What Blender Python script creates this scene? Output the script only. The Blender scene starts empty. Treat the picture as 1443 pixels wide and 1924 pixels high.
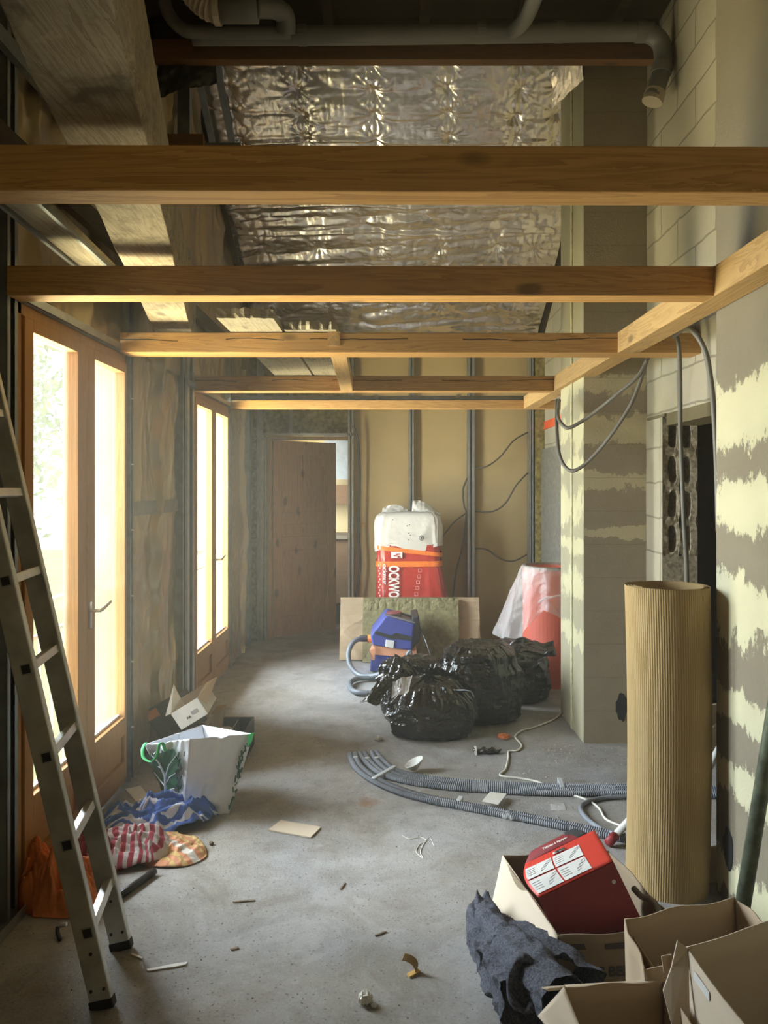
import bpy, bmesh, math, random
import numpy as np
from mathutils import Vector, Matrix
R = math.radians
random.seed(7); rng = np.random.default_rng(7)
SC = bpy.context.scene
COL = SC.collection

# ------------------------------------------------------------ camera, light, exposure
FPX, CX, CY, CAMZ = 1445.0, 732.0, 918.0, 1.57
cam_d = bpy.data.cameras.new('camera')
cam_d.sensor_fit = 'VERTICAL'; cam_d.sensor_height = 36.0; cam_d.lens = FPX / 1924 * 36
cam_d.shift_x = (721.5 - CX) / 1924; cam_d.shift_y = (CY - 962) / 1924
cam_d.clip_start = 0.05; cam_d.clip_end = 300
cam = bpy.data.objects.new('camera', cam_d); COL.objects.link(cam)
cam.location = (0, 0, CAMZ); cam.rotation_euler = (R(90), 0, 0)
SC.camera = cam

W = bpy.data.worlds.new('sky'); SC.world = W; W.use_nodes = True
bg = W.node_tree.nodes['Background']
bg.inputs[0].default_value = (0.80, 0.92, 1.0, 1); bg.inputs[1].default_value = 0.6
sun_d = bpy.data.lights.new('sun', 'SUN'); sun_d.energy = 2.2; sun_d.angle = R(0.6); sun_d.color = (1, .93, .78)
sun = bpy.data.objects.new('sun', sun_d); COL.objects.link(sun); sun.rotation_euler = (0, R(38), R(15))
def area(name, loc, rot, sx, sy, energy, color, portal=False):
    d = bpy.data.lights.new(name, 'AREA'); d.shape = 'RECTANGLE'; d.size = sx; d.size_y = sy
    d.energy = energy; d.color = color
    if portal: d.cycles.is_portal = True
    o = bpy.data.objects.new(name, d); COL.objects.link(o); o.location = loc; o.rotation_euler = rot
    return o
# daylight portals in the glazed doors (first one serves the unseen door added behind the camera)
for y0, y1 in ((-1.9, -.8), (2.92, 4.03), (5.44, 6.60)):
    area('daylight_portal', (-1.74, (y0 + y1) / 2, 1.2), (0, R(-90), 0), 2.3, y1 - y0, 1, (1, 1, 1), True)
# added area lamp out of view, fills the room in place of sky light
area('daylight_fill', (-4.2, 5.0, 2.6), (0, R(-78), 0), 3.6, 5.2, 1900, (.78, .89, .96))
# added warm lamps out of view, standing in for light bounced off the ground
area('upward_fill', (-3.6, 4.9, -.9), (0, R(-128), 0), 2.6, 4.4, 1350, (1.0, .90, .55))
area('upward_fill', (-3.6, -1.4, -.9), (0, R(-128), 0), 2.6, 2.0, 420, (1.0, .90, .55))
area('daylight_fill', (-4.2, -1.4, 2.6), (0, R(-78), 0), 3.6, 2.0, 380, (.78, .89, .96))  # added fill lamp outside the unseen rear door
vs = SC.view_settings
vs.view_transform = 'Standard'; vs.look = 'None'; vs.gamma = 1.0; vs.use_curve_mapping = False
vs.exposure = 0.85
cy = SC.cycles
cy.max_bounces = 10; cy.diffuse_bounces = 6; cy.glossy_bounces = 4; cy.transparent_max_bounces = 12
cy.transmission_bounces = 4; cy.sample_clamp_indirect = 8; cy.caustics_reflective = False; cy.caustics_refractive = False
cy.use_denoising = True

# ------------------------------------------------------------ measuring helpers
def F(px, py, z=0.0):
    """the point at height z seen at a place of the photograph"""
    d = FPX * (CAMZ - z) / (py - CY)
    return Vector(((px - CX) / FPX * d, d, z))
def P(px, py, d):
    return Vector(((px - CX) / FPX * d, d, CAMZ - (py - CY) / FPX * d))

# ------------------------------------------------------------ noise
def _h(i, j, k, s):
    n = (i * 73856093) ^ (j * 19349663) ^ (k * 83492791) ^ (s * 2654435761)
    n = (n ^ (n >> 13)) * 1274126177 & 0x7fffffff
    return ((n ^ (n >> 16)) & 0xffffff) / float(0xffffff)
def vnoise(x, y, z=0.0, s=0):
    x, y, z = np.broadcast_arrays(np.asarray(x, float), np.asarray(y, float), np.asarray(z, float))
    i, j, k = np.floor(x).astype(np.int64), np.floor(y).astype(np.int64), np.floor(z).astype(np.int64)
    u, v, w = x - i, y - j, z - k
    u, v, w = [t * t * (3 - 2 * t) for t in (u, v, w)]
    r = 0
    for a in (0, 1):
        for b in (0, 1):
            for c in (0, 1):
                r = r + _h(i + a, j + b, k + c, s) * (u if a else 1 - u) * (v if b else 1 - v) * (w if c else 1 - w)
    return r
def fbm(x, y, z=0.0, s=0, o=4):
    r, a, t = 0, .5, 0
    for q in range(o):
        r = r + a * vnoise(x * 2 ** q + q * 7.3, y * 2 ** q + q * 3.1, np.asarray(z) * 2 ** q, s + q); t += a; a *= .5
    return r / t
def ridge(x, y, z=0.0, s=0, o=3):
    r, a, t = 0, .5, 0
    for q in range(o):
        n = 1 - np.abs(2 * vnoise(x * 2 ** q + q * 5.7, y * 2 ** q + q * 9.1, np.asarray(z) * 2 ** q, s + q) - 1)
        r = r + a * n * n; t += a; a *= .5
    return r / t

# ------------------------------------------------------------ mesh builder
class MB:
    def __init__(s): s.v = []; s.f = []; s.uv = {}
    def add(s, vs_, fs):
        b = len(s.v); s.v.extend([tuple(map(float, p)) for p in vs_]); s.f.extend([tuple(b + i for i in f) for f in fs]); return b
    def box(s, x0, y0, z0, x1, y1, z1):
        s.add([(x0,y0,z0),(x1,y0,z0),(x1,y1,z0),(x0,y1,z0),(x0,y0,z1),(x1,y0,z1),(x1,y1,z1),(x0,y1,z1)],
              [(0,3,2,1),(4,5,6,7),(0,1,5,4),(1,2,6,5),(2,3,7,6),(3,0,4,7)]); return s
    def hexa(s, b4, t4):
        s.add(list(b4) + list(t4), [(0,3,2,1),(4,5,6,7),(0,1,5,4),(1,2,6,5),(2,3,7,6),(3,0,4,7)]); return s
    def obox(s, o, a, b, c):
        o, a, b, c = map(Vector, (o, a, b, c))
        return s.hexa([o, o+a, o+a+b, o+b], [o+c, o+a+c, o+a+b+c, o+b+c])
    def bar(s, p, q, w, h, up=(0, 0, 1)):
        p, q = Vector(p), Vector(q); d = (q - p).normalized(); up = Vector(up)
        side = d.cross(up).normalized(); up2 = side.cross(d).normalized()
        return s.obox(p - side*w/2 - up2*h/2, side*w, q - p, up2*h)
    def panel(s, pts, n, t):
        """solid plate: outline pts, thickened by t along n"""
        n = Vector(n).normalized() * t; k = len(pts); pts = [Vector(p) for p in pts]
        fs = [tuple(range(k))[::-1], tuple(range(k, 2*k))] + [(i, (i+1) % k, (i+1) % k + k, i + k) for i in range(k)]
        s.add(pts + [p + n for p in pts], fs); return s
    def tube(s, pts, r, seg=10, cap=True):
        pts = [Vector(p) for p in pts]; n = len(pts)
        rad = r if hasattr(r, '__len__') else [r] * n
        d0 = (pts[1] - pts[0]).normalized(); ref = Vector((0, 0, 1)) if abs(d0.z) < .9 else Vector((1, 0, 0))
        u = d0.cross(ref).normalized(); vs_ = []
        for i, p in enumerate(pts):
            d = (pts[min(i+1, n-1)] - pts[max(i-1, 0)]).normalized()
            u = (u - d * u.dot(d)).normalized(); w = d.cross(u)
            for k in range(seg):
                a = 2 * math.pi * k / seg
                vs_.append(p + (u * math.cos(a) + w * math.sin(a)) * rad[i])
        fs = [(i*seg+k, i*seg+(k+1) % seg, (i+1)*seg+(k+1) % seg, (i+1)*seg+k) for i in range(n-1) for k in range(seg)]
        if cap: fs += [tuple(range(seg))[::-1], tuple((n-1)*seg + k for k in range(seg))]
        s.add(vs_, fs); return s
    def lathe(s, prof, c, seg=32, closed=True):
        vs_ = [(c[0] + r*math.cos(2*math.pi*k/seg), c[1] + r*math.sin(2*math.pi*k/seg), c[2] + z) for r, z in prof for k in range(seg)]
        n = len(prof)
        fs = [(i*seg+k, i*seg+(k+1) % seg, (i+1)*seg+(k+1) % seg, (i+1)*seg+k) for i in range(n-1) for k in range(seg)]
        if closed: fs += [tuple(range(seg))[::-1], tuple((n-1)*seg + k for k in range(seg))]
        s.add(vs_, fs); return s
    def grid(s, A, wrap_u=False):
        """A: (n, m, 3) array of points; keeps a 0..1 uv"""
        n, m, _ = A.shape; b = len(s.v)
        s.v.extend(map(tuple, A.reshape(-1, 3).tolist()))
        mm = m if wrap_u else m - 1
        for i in range(n - 1):
            for j in range(mm):
                j2 = (j + 1) % m
                f = (b+i*m+j, b+i*m+j2, b+(i+1)*m+j2, b+(i+1)*m+j)
                s.uv[len(s.f)] = [(j/mm, i/(n-1)), ((j+1)/mm, i/(n-1)), ((j+1)/mm, (i+1)/(n-1)), (j/mm, (i+1)/(n-1))]
                s.f.append(f)
        return s
    def build(s, name, mat, parent=None, smooth=False, bevel=0.0, kind=None, solid=0.0, weld=False):
        me = bpy.data.meshes.new(name)
        V = np.array(s.v); lo, hi = V.min(0), V.max(0)
        base = Vector((0, 0, 0)) if parent is not None else Vector(((lo[0]+hi[0])/2, (lo[1]+hi[1])/2, lo[2]))
        me.from_pydata([tuple(Vector(p) - base) for p in s.v], [], s.f)
        if s.uv:
            ul = me.uv_layers.new(name='uv').data
            for fi, uvs in s.uv.items():
                for li, uv in zip(me.polygons[fi].loop_indices, uvs): ul[li].uv = uv
        bm = bmesh.new(); bm.from_mesh(me)
        if weld: bmesh.ops.remove_doubles(bm, verts=bm.verts, dist=1e-5)
        bmesh.ops.recalc_face_normals(bm, faces=bm.faces) if not s.uv or weld else None
        bm.to_mesh(me); bm.free()
        me.materials.append(mat)
        if smooth:
            for p in me.polygons: p.use_smooth = True
        o = bpy.data.objects.new(name, me); COL.objects.link(o); o.location = base
        if bevel:
            m = o.modifiers.new('b', 'BEVEL'); m.width = bevel; m.segments = 2; m.limit_method = 'ANGLE'
        if solid:
            m = o.modifiers.new('s', 'SOLIDIFY'); m.thickness = solid; m.offset = 0
        if parent is not None:
            o.parent = parent; o.matrix_parent_inverse = pworld(parent).inverted()
        if kind: o['kind'] = kind
        return o
def pworld(o):
    M_ = Matrix.Translation(o.location)
    if o.parent is not None: M_ = pworld(o.parent) @ o.matrix_parent_inverse @ M_
    return M_
def tag(o, label, cat, group=None, kind=None):
    o['label'] = label; o['category'] = cat
    if group: o['group'] = group
    if kind: o['kind'] = kind
    return o
def thing(name, label, cat, loc, group=None):
    o = bpy.data.objects.new(name, None); COL.objects.link(o); o.location = loc; o.empty_display_size = .05
    return tag(o, label, cat, group)
def text(name, body, size, origin, right, up, mat, parent, squash=1.0, thick=0.001, bold=.02):
    c = bpy.data.curves.new('t', 'FONT'); c.body = body; c.size = size; c.extrude = thick; c.offset = size * bold
    t = bpy.data.objects.new('t', c); COL.objects.link(t)
    me = bpy.data.meshes.new_from_object(t.evaluated_get(bpy.context.evaluated_depsgraph_get()))
    bpy.data.objects.remove(t)
    r, u = Vector(right).normalized(), Vector(up).normalized(); n = r.cross(u)
    o_ = Vector(origin)
    mb = MB()
    mb.v = [tuple(o_ + r * v.co.x * squash + u * v.co.y + n * v.co.z) for v in me.vertices]
    mb.f = [tuple(p.vertices) for p in me.polygons]
    return mb.build(name, mat, parent)
def spline(pts, n=12):
    pts = [Vector(p) for p in pts]; out = []
    for i in range(len(pts) - 1):
        a, b, c, d = pts[max(i-1, 0)], pts[i], pts[i+1], pts[min(i+2, len(pts)-1)]
        for k in range(n):
            t = k / n
            out.append(.5 * ((2*b) + (c-a)*t + (2*a-5*b+4*c-d)*t*t + (3*b-3*c+d-a)*t**3))
    return out + [pts[-1]]

# ------------------------------------------------------------ materials
def nt(name):
    m = bpy.data.materials.new(name); m.use_nodes = True
    return m, m.node_tree, m.node_tree.nodes['Principled BSDF']
class N:
    """tiny node shorthand"""
    def __init__(s, t): s.t = t
    def n(s, k, **kw):
        x = s.t.nodes.new(k)
        for a, b in kw.items(): setattr(x, a, b)
        return x
    def l(s, a, b): s.t.links.new(a, b)
    def pos(s, scale=(1, 1, 1), uv=False, obj=False):
        if uv or obj: src = s.n('ShaderNodeTexCoord').outputs['UV' if uv else 'Object']
        else: src = s.n('ShaderNodeNewGeometry').outputs['Position']
        m = s.n('ShaderNodeMapping'); m.inputs['Scale'].default_value = scale; s.l(src, m.inputs[0]); return m.outputs[0]
    def noise(s, vec, scale=5, detail=5, rough=.55, dist=0):
        x = s.n('ShaderNodeTexNoise'); x.inputs['Scale'].default_value = scale; x.inputs['Detail'].default_value = detail
        x.inputs['Roughness'].default_value = rough; x.inputs['Distortion'].default_value = dist; s.l(vec, x.inputs['Vector']); return x.outputs[0]
    def ramp(s, fac, stops, interp='LINEAR'):
        x = s.n('ShaderNodeValToRGB'); x.color_ramp.interpolation = interp; e = x.color_ramp.elements
        for i, (p, c) in enumerate(stops):
            if not hasattr(c, '__len__'): c = (c, c, c)
            q = e[i] if i < 2 else e.new(p)
            q.position = p; q.color = (*c, 1)
        s.l(fac, x.inputs[0]); return x.outputs[0]
    def math(s, op, a, b=None, clamp=False):
        x = s.n('ShaderNodeMath', operation=op, use_clamp=clamp)
        for i, q in enumerate((a, b)):
            if q is None: continue
            if isinstance(q, (int, float)): x.inputs[i].default_value = q
            else: s.l(q, x.inputs[i])
        return x.outputs[0]
    def mix(s, fac, a, b, mode='MIX'):
        x = s.n('ShaderNodeMix', data_type='RGBA', blend_type=mode)
        for i, q in ((0, fac), (6, a), (7, b)):
            if isinstance(q, (int, float)): x.inputs[i].default_value = q
            elif isinstance(q, tuple): x.inputs[i].default_value = (*q, 1)
            else: s.l(q, x.inputs[i])
        return x.outputs[2]
    def sep(s, vec):
        x = s.n('ShaderNodeSeparateXYZ'); s.l(vec, x.inputs[0]); return x.outputs
    def bump(s, b, h, strength=.3, dist=.01):
        x = s.n('ShaderNodeBump'); x.inputs['Strength'].default_value = strength; x.inputs['Distance'].default_value = dist
        s.l(h, x.inputs['Height']); s.l(x.outputs[0], b.inputs['Normal'])
def plain(name, c, rough=.6, metal=0.0, var=.12, nscale=30, bump=.0, bscale=200, spec=.5, c2=None, emit=None):
    m, t, b = nt(name); q = N(t); v = q.pos()
    n = q.noise(v, nscale, 4)
    lo = tuple(x * (1 - var) for x in c) if c2 is None else c2
    hi = tuple(min(1, x * (1 + var)) for x in c) if c2 is None else c
    q.l(q.ramp(n, [(.35, lo), (.65, hi)]), b.inputs['Base Color'])
    b.inputs['Roughness'].default_value = rough; b.inputs['Metallic'].default_value = metal
    if metal == 0: b.inputs['Specular IOR Level'].default_value = .9
    b.inputs['Specular IOR Level'].default_value = spec
    if bump: q.bump(b, q.noise(v, bscale, 4), bump, .004)
    return m
def wood(name, c, c2, axis=0, crack=None, rough=.62, knots=True, fine=1.0, blotch=0.0):
    m, t, b = nt(name); q = N(t)
    sc = [9*fine]*3; sc[axis] = .55
    v = q.pos(tuple(sc))
    n1 = q.noise(v, 1.6, 6, .55, 1.2); 
    sc2 = [70*fine]*3; sc2[axis] = 2.0
    n2 = q.noise(q.pos(tuple(sc2)), 1, 3, .5, .3)
    w = q.math('ADD', q.math('MULTIPLY', q.math('FRACT', q.math('MULTIPLY', n1, 9.0)), .62), q.math('MULTIPLY', n2, .38))
    col = q.ramp(w, [(.1, c2), (.55, c), (.95, tuple(min(1, x*1.12) for x in c))])
    big = q.noise(q.pos(), 1.3, 2)
    col = q.mix(q.math('MULTIPLY', big, .45), col, tuple(x*.72 for x in c))
    if blotch:
        bn = q.noise(q.pos(), 7, 7, .72, .5)
        col = q.mix(q.ramp(bn, [(.34, blotch), (.48, 0.0)]), col, tuple(x*.35 for x in c))
        col = q.mix(q.ramp(bn, [(.58, 0.0), (.7, blotch*.7)]), col, tuple(min(1, x*1.45) for x in c))
    if knots:
        ks = [6.0]*3; ks[axis] = 2.6
        vo = q.n('ShaderNodeTexVoronoi'); vo.inputs['Scale'].default_value = 1; q.l(q.pos(tuple(ks)), vo.inputs['Vector'])
        kd = q.ramp(vo.outputs['Distance'], [(.09, 1.0), (.16, 0.0)])
        col = q.mix(q.math('MULTIPLY', kd, .8), col, tuple(x*.28 for x in c))
    if crack is not None:   # a drying crack that wanders along the beam at height crack
        g = q.sep(q.pos()); along, z = g[axis], g[2]
        cn = q.n('ShaderNodeCombineXYZ'); q.l(along, cn.inputs[0])
        wob = q.noise(cn.outputs[0], 2.2, 3)
        d = q.math('ABSOLUTE', q.math('SUBTRACT', q.math('ADD', z, q.math('MULTIPLY', wob, .06)), crack + .03))
        seg = q.math('GREATER_THAN', q.noise(cn.outputs[0], 1.7, 1), .47)
        line = q.math('MULTIPLY', q.math('LESS_THAN', d, .0022), seg)
        col = q.mix(line, col, (.03, .018, .008))
    q.l(col, b.inputs['Base Color']); b.inputs['Roughness'].default_value = rough
    b.inputs['Specular IOR Level'].default_value = .3
    q.bump(b, w, .12, .004)
    return m
def foil(name, c, rough=.28, metal=.95, weave=True, bstr=.5, crumple=6.0, cd=.02, st=(1, 1, 1), dist=.3):
    m, t, b = nt(name); q = N(t); v = q.pos()
    b.inputs['Metallic'].default_value = metal
    if metal == 0: b.inputs['Specular IOR Level'].default_value = .9
    q.l(q.ramp(q.noise(v, 3, 3), [(.3, tuple(x*.9 for x in c)), (.7, c)]), b.inputs['Base Color'])
    q.l(q.ramp(q.noise(v, 4, 2), [(.3, rough*.9), (.7, rough*1.15)]), b.inputs['Roughness'])
    vo = q.noise(q.pos(st), crumple, 3, .5, dist)
    h = vo
    if weave:
        w = q.n('ShaderNodeTexWave', bands_direction='X'); w.inputs['Scale'].default_value = 42; w.inputs['Distortion'].default_value = .6; q.l(v, w.inputs['Vector'])
        w2 = q.n('ShaderNodeTexWave', bands_direction='Y'); w2.inputs['Scale'].default_value = 34; w2.inputs['Distortion'].default_value = .6; q.l(v, w2.inputs['Vector'])
        h = q.math('ADD', vo, q.math('MULTIPLY', q.math('MULTIPLY', w.outputs[1], w2.outputs[1]), .05))
    q.bump(b, h, bstr, cd)
    return m
def masonry(name, bands, dark=(.13, .105, .075), light=(.62, .55, .39), bias=0.0, zmax=5.0, joints=None, edge=14, vert=None):
    """grey blockwork with ragged pale mortar smears; bands = [(height, half width)]"""
    m, t, b = nt(name); q = N(t); v = q.pos(); g = q.sep(v)
    prof = 0.0
    for z, w in bands:
        d = q.math('SUBTRACT', 1.0, q.math('DIVIDE', q.math('ABSOLUTE', q.math('SUBTRACT', g[2], z)), w * 1.6))
        d = q.math('MAXIMUM', d, -.6)
        prof = q.math('MAXIMUM', prof, d) if not isinstance(prof, float) else d
    nz = q.noise(q.pos((1, 1, .6)), edge * 1.1, 9, .78)
    nz2 = q.noise(v, 3.0, 3, .5)
    val = q.math('ADD', q.math('MULTIPLY', prof, .95), q.math('MULTIPLY', q.math('SUBTRACT', nz, .5), 2.6))
    val = q.math('ADD', q.math('ADD', val, q.math('MULTIPLY', q.math('SUBTRACT', nz2, .5), 1.7)), bias)
    mask = q.ramp(val, [(.16, 0.0), (.24, 1.0)])
    fine = q.noise(v, 90, 4, .7)
    dk = q.mix(q.noise(v, 5, 4), tuple(x*.8 for x in dark), tuple(x*1.3 for x in dark))
    dk = q.mix(q.math('MULTIPLY', fine, .5), dk, tuple(x*1.6 for x in dark))
    lt = q.mix(q.noise(v, 7, 4), tuple(x*.82 for x in light), light)
    col = q.mix(mask, dk, lt)
    if joints:
        fr = q.math('FRACT', q.math('DIVIDE', q.math('ADD', g[2], q.math('MULTIPLY', q.noise(v, 12, 3), .012)), joints))
        j = q.ramp(fr, [(.0, 1.0), (.03, 0.0)])
        col = q.mix(q.math('MULTIPLY', j, .6), col, tuple(x*.5 for x in dark))
    q.l(col, b.inputs['Base Color']); b.inputs['Roughness'].default_value = .92
    b.inputs['Specular IOR Level'].default_value = .2
    h = q.math('ADD', q.math('MULTIPLY', fine, .5), q.math('MULTIPLY', mask, .25))
    q.bump(b, h, .6, .008)
    return m
def cream_blocks(name, c=(.56, .5, .37), axis=1, m_c=(.25, .21, .15)):
    m, t, b = nt(name); q = N(t); g = q.sep(q.pos()); cmb = q.n('ShaderNodeCombineXYZ')
    q.l(g[axis], cmb.inputs[0]); q.l(q.math('ADD', g[2], .02), cmb.inputs[1])
    vv = q.n('ShaderNodeVectorMath', operation='ADD'); q.l(cmb.outputs[0], vv.inputs[0])
    nn = q.n('ShaderNodeTexNoise'); nn.inputs['Scale'].default_value = 7; q.l(cmb.outputs[0], nn.inputs['Vector'])
    sc = q.n('ShaderNodeVectorMath', operation='SCALE'); sc.inputs['Scale'].default_value = .03; q.l(nn.outputs[1], sc.inputs[0]); q.l(sc.outputs[0], vv.inputs[1])
    br = q.n('ShaderNodeTexBrick'); q.l(vv.outputs[0], br.inputs['Vector'])
    br.inputs['Scale'].default_value = 1; br.inputs['Brick Width'].default_value = .5; br.inputs['Row Height'].default_value = .205
    br.inputs['Mortar Size'].default_value = .007; br.inputs['Mortar Smooth'].default_value = .4
    br.inputs['Color1'].default_value = (*c, 1); br.inputs['Color2'].default_value = (*[x*.88 for x in c], 1); br.inputs['Mortar'].default_value = (*m_c, 1)
    v = q.pos(); fine = q.noise(v, 60, 5, .7)
    col = q.mix(q.math('MULTIPLY', fine, .5), br.outputs[0], tuple(x*.6 for x in c))
    col = q.mix(q.ramp(q.noise(v, 2.2, 4), [(.45, 0.0), (.75, .6)]), col, (.3, .29, .17))
    q.l(col, b.inputs['Base Color']); b.inputs['Roughness'].default_value = .92; b.inputs['Specular IOR Level'].default_value = .2
    q.bump(b, q.math('ADD', q.math('MULTIPLY', fine, .5), q.math('MULTIPLY', br.outputs[1], -.5)), .5, .008)
    return m
def stripes(name, a, b_, n=14, axis=0, rough=.95, c3=None):
    m, t, b = nt(name); q = N(t); g = q.sep(q.pos(uv=True))
    fr = q.math('FRACT', q.math('MULTIPLY', g[axis], n))
    msk = q.ramp(fr, [(.50, 0.0), (.53, 1.0)])
    col = q.mix(msk, a, b_)
    if c3:
        fr2 = q.math('FRACT', q.math('MULTIPLY', g[axis], n / 3.0)); col = q.mix(q.ramp(fr2, [(.8, 0.0), (.82, 1.0)]), col, c3)
    col = q.mix(q.math('MULTIPLY', q.noise(q.pos(), 40, 4), .25), col, (.25, .25, .27))
    q.l(col, b.inputs['Base Color']); b.inputs['Roughness'].default_value = rough; b.inputs['Specular IOR Level'].default_value = .1
    q.bump(b, q.noise(q.pos(), 400, 3), .4, .003)
    return m
def film(name, c, alpha, rough=.15):
    m, t, b = nt(name); q = N(t)
    b.inputs['Base Color'].default_value = (*c, 1); b.inputs['Roughness'].default_value = rough
    al = q.ramp(q.noise(q.pos((1, 1, .4)), 5, 3, .5, .6), [(.3, alpha*.8), (.75, min(1, alpha*1.8))]); q.l(al, b.inputs['Alpha'])
    q.bump(b, q.noise(q.pos(), 14, 4, .6, 1.5), .6, .02)
    return m
def dusty_glass(name):
    m, t, b = nt(name); q = N(t); t.nodes.remove(b); out = t.nodes['Material Output']
    tr = q.n('ShaderNodeBsdfTransparent'); tl = q.n('ShaderNodeBsdfTranslucent'); df = q.n('ShaderNodeBsdfDiffuse'); gl = q.n('ShaderNodeBsdfGlossy')
    tl.inputs[0].default_value = (.9, .88, .78, 1); df.inputs[0].default_value = (.7, .68, .6, 1); gl.inputs['Roughness'].default_value = .05
    v = q.pos(); fac = q.math('ADD', q.math('MULTIPLY', q.noise(v, 60, 5, .75), .035), q.ramp(q.noise(v, 4, 3), [(.3, .0), (.7, .01)]), True)
    m1 = q.n('ShaderNodeMixShader'); m1.inputs[0].default_value = .8; q.l(df.outputs[0], m1.inputs[1]); q.l(tl.outputs[0], m1.inputs[2])
    m2 = q.n('ShaderNodeMixShader'); q.l(fac, m2.inputs[0]); q.l(tr.outputs[0], m2.inputs[1]); q.l(m1.outputs[0], m2.inputs[2])
    m3 = q.n('ShaderNodeMixShader'); m3.inputs[0].default_value = .05; q.l(m2.outputs[0], m3.inputs[1]); q.l(gl.outputs[0], m3.inputs[2])
    q.l(m3.outputs[0], out.inputs[0]); return m
def concrete(name):
    m, t, b = nt(name); q = N(t); v = q.pos()
    big = q.noise(v, .9, 5, .6, .6); mid = q.noise(v, 6, 8, .72); fine = q.noise(v, 110, 6, .8); g = q.sep(v); pat = q.noise(v, 2.3, 7, .7, .8)
    col = q.mix(q.ramp(big, [(.38, 0.0), (.62, 1.0)]), (.31, .305, .30), (.37, .335, .285))
    col = q.mix(q.ramp(pat, [(.5, 0.0), (.58, .55)]), col, (.45, .44, .42))
    col = q.mix(q.ramp(pat, [(.36, .6), (.45, 0.0)]), col, (.22, .19, .15))
    col = q.mix(q.ramp(mid, [(.5, 0.0), (.68, .6)]), col, (.21, .185, .155))
    col = q.mix(q.ramp(mid, [(.3, .6), (.42, 0.0)]), col, (.52, .51, .49))
    col = q.mix(q.ramp(fine, [(.34, .8), (.44, 0.0)]), col, (.10, .09, .075))
    col = q.mix(q.ramp(fine, [(.57, 0.0), (.68, .7)]), col, (.66, .64, .60))
    rivet = q.n('ShaderNodeTexVoronoi'); rivet.inputs['Scale'].default_value = 38; q.l(v, rivet.inputs['Vector'])
    col = q.mix(q.ramp(rivet.outputs['Distance'], [(.10, .75), (.17, 0.0)]), col, (.13, .11, .09))
    # rust-brown spill by the conduits
    c = F(691, 1508)
    dx = q.math('SUBTRACT', g[0], c.x); dy = q.math('SUBTRACT', g[1], c.y)
    dd = q.math('SQRT', q.math('ADD', q.math('MULTIPLY', dx, dx), q.math('MULTIPLY', dy, dy)))
    st = q.ramp(q.math('ADD', dd, q.math('MULTIPLY', q.noise(v, 18, 5), .10)), [(.065, 1.0), (.12, 0.0)])
    col = q.mix(q.math('MULTIPLY', st, .75), col, (.30, .15, .06))
    q.l(col, b.inputs['Base Color']); b.inputs['Roughness'].default_value = .72; b.inputs['Specular IOR Level'].default_value = .35
    q.bump(b, q.math('ADD', q.math('MULTIPLY', fine, .8), q.math('ADD', mid, pat)), .7, .012)
    return m
def cardboard(name, c=(.43, .33, .22), ribs=None):
    m, t, b = nt(name); q = N(t); v = q.pos()
    col = q.mix(q.math('MULTIPLY', q.noise(v, 6, 4), .5), c, tuple(x*.8 for x in c))
    col = q.mix(q.math('MULTIPLY', q.noise(v, 250, 2), .25), col, tuple(x*.7 for x in c))
    q.l(col, b.inputs['Base Color']); b.inputs['Roughness'].default_value = .85; b.inputs['Specular IOR Level'].default_value = .2
    q.bump(b, q.noise(v, 14, 3), .15, .01); return m
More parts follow.
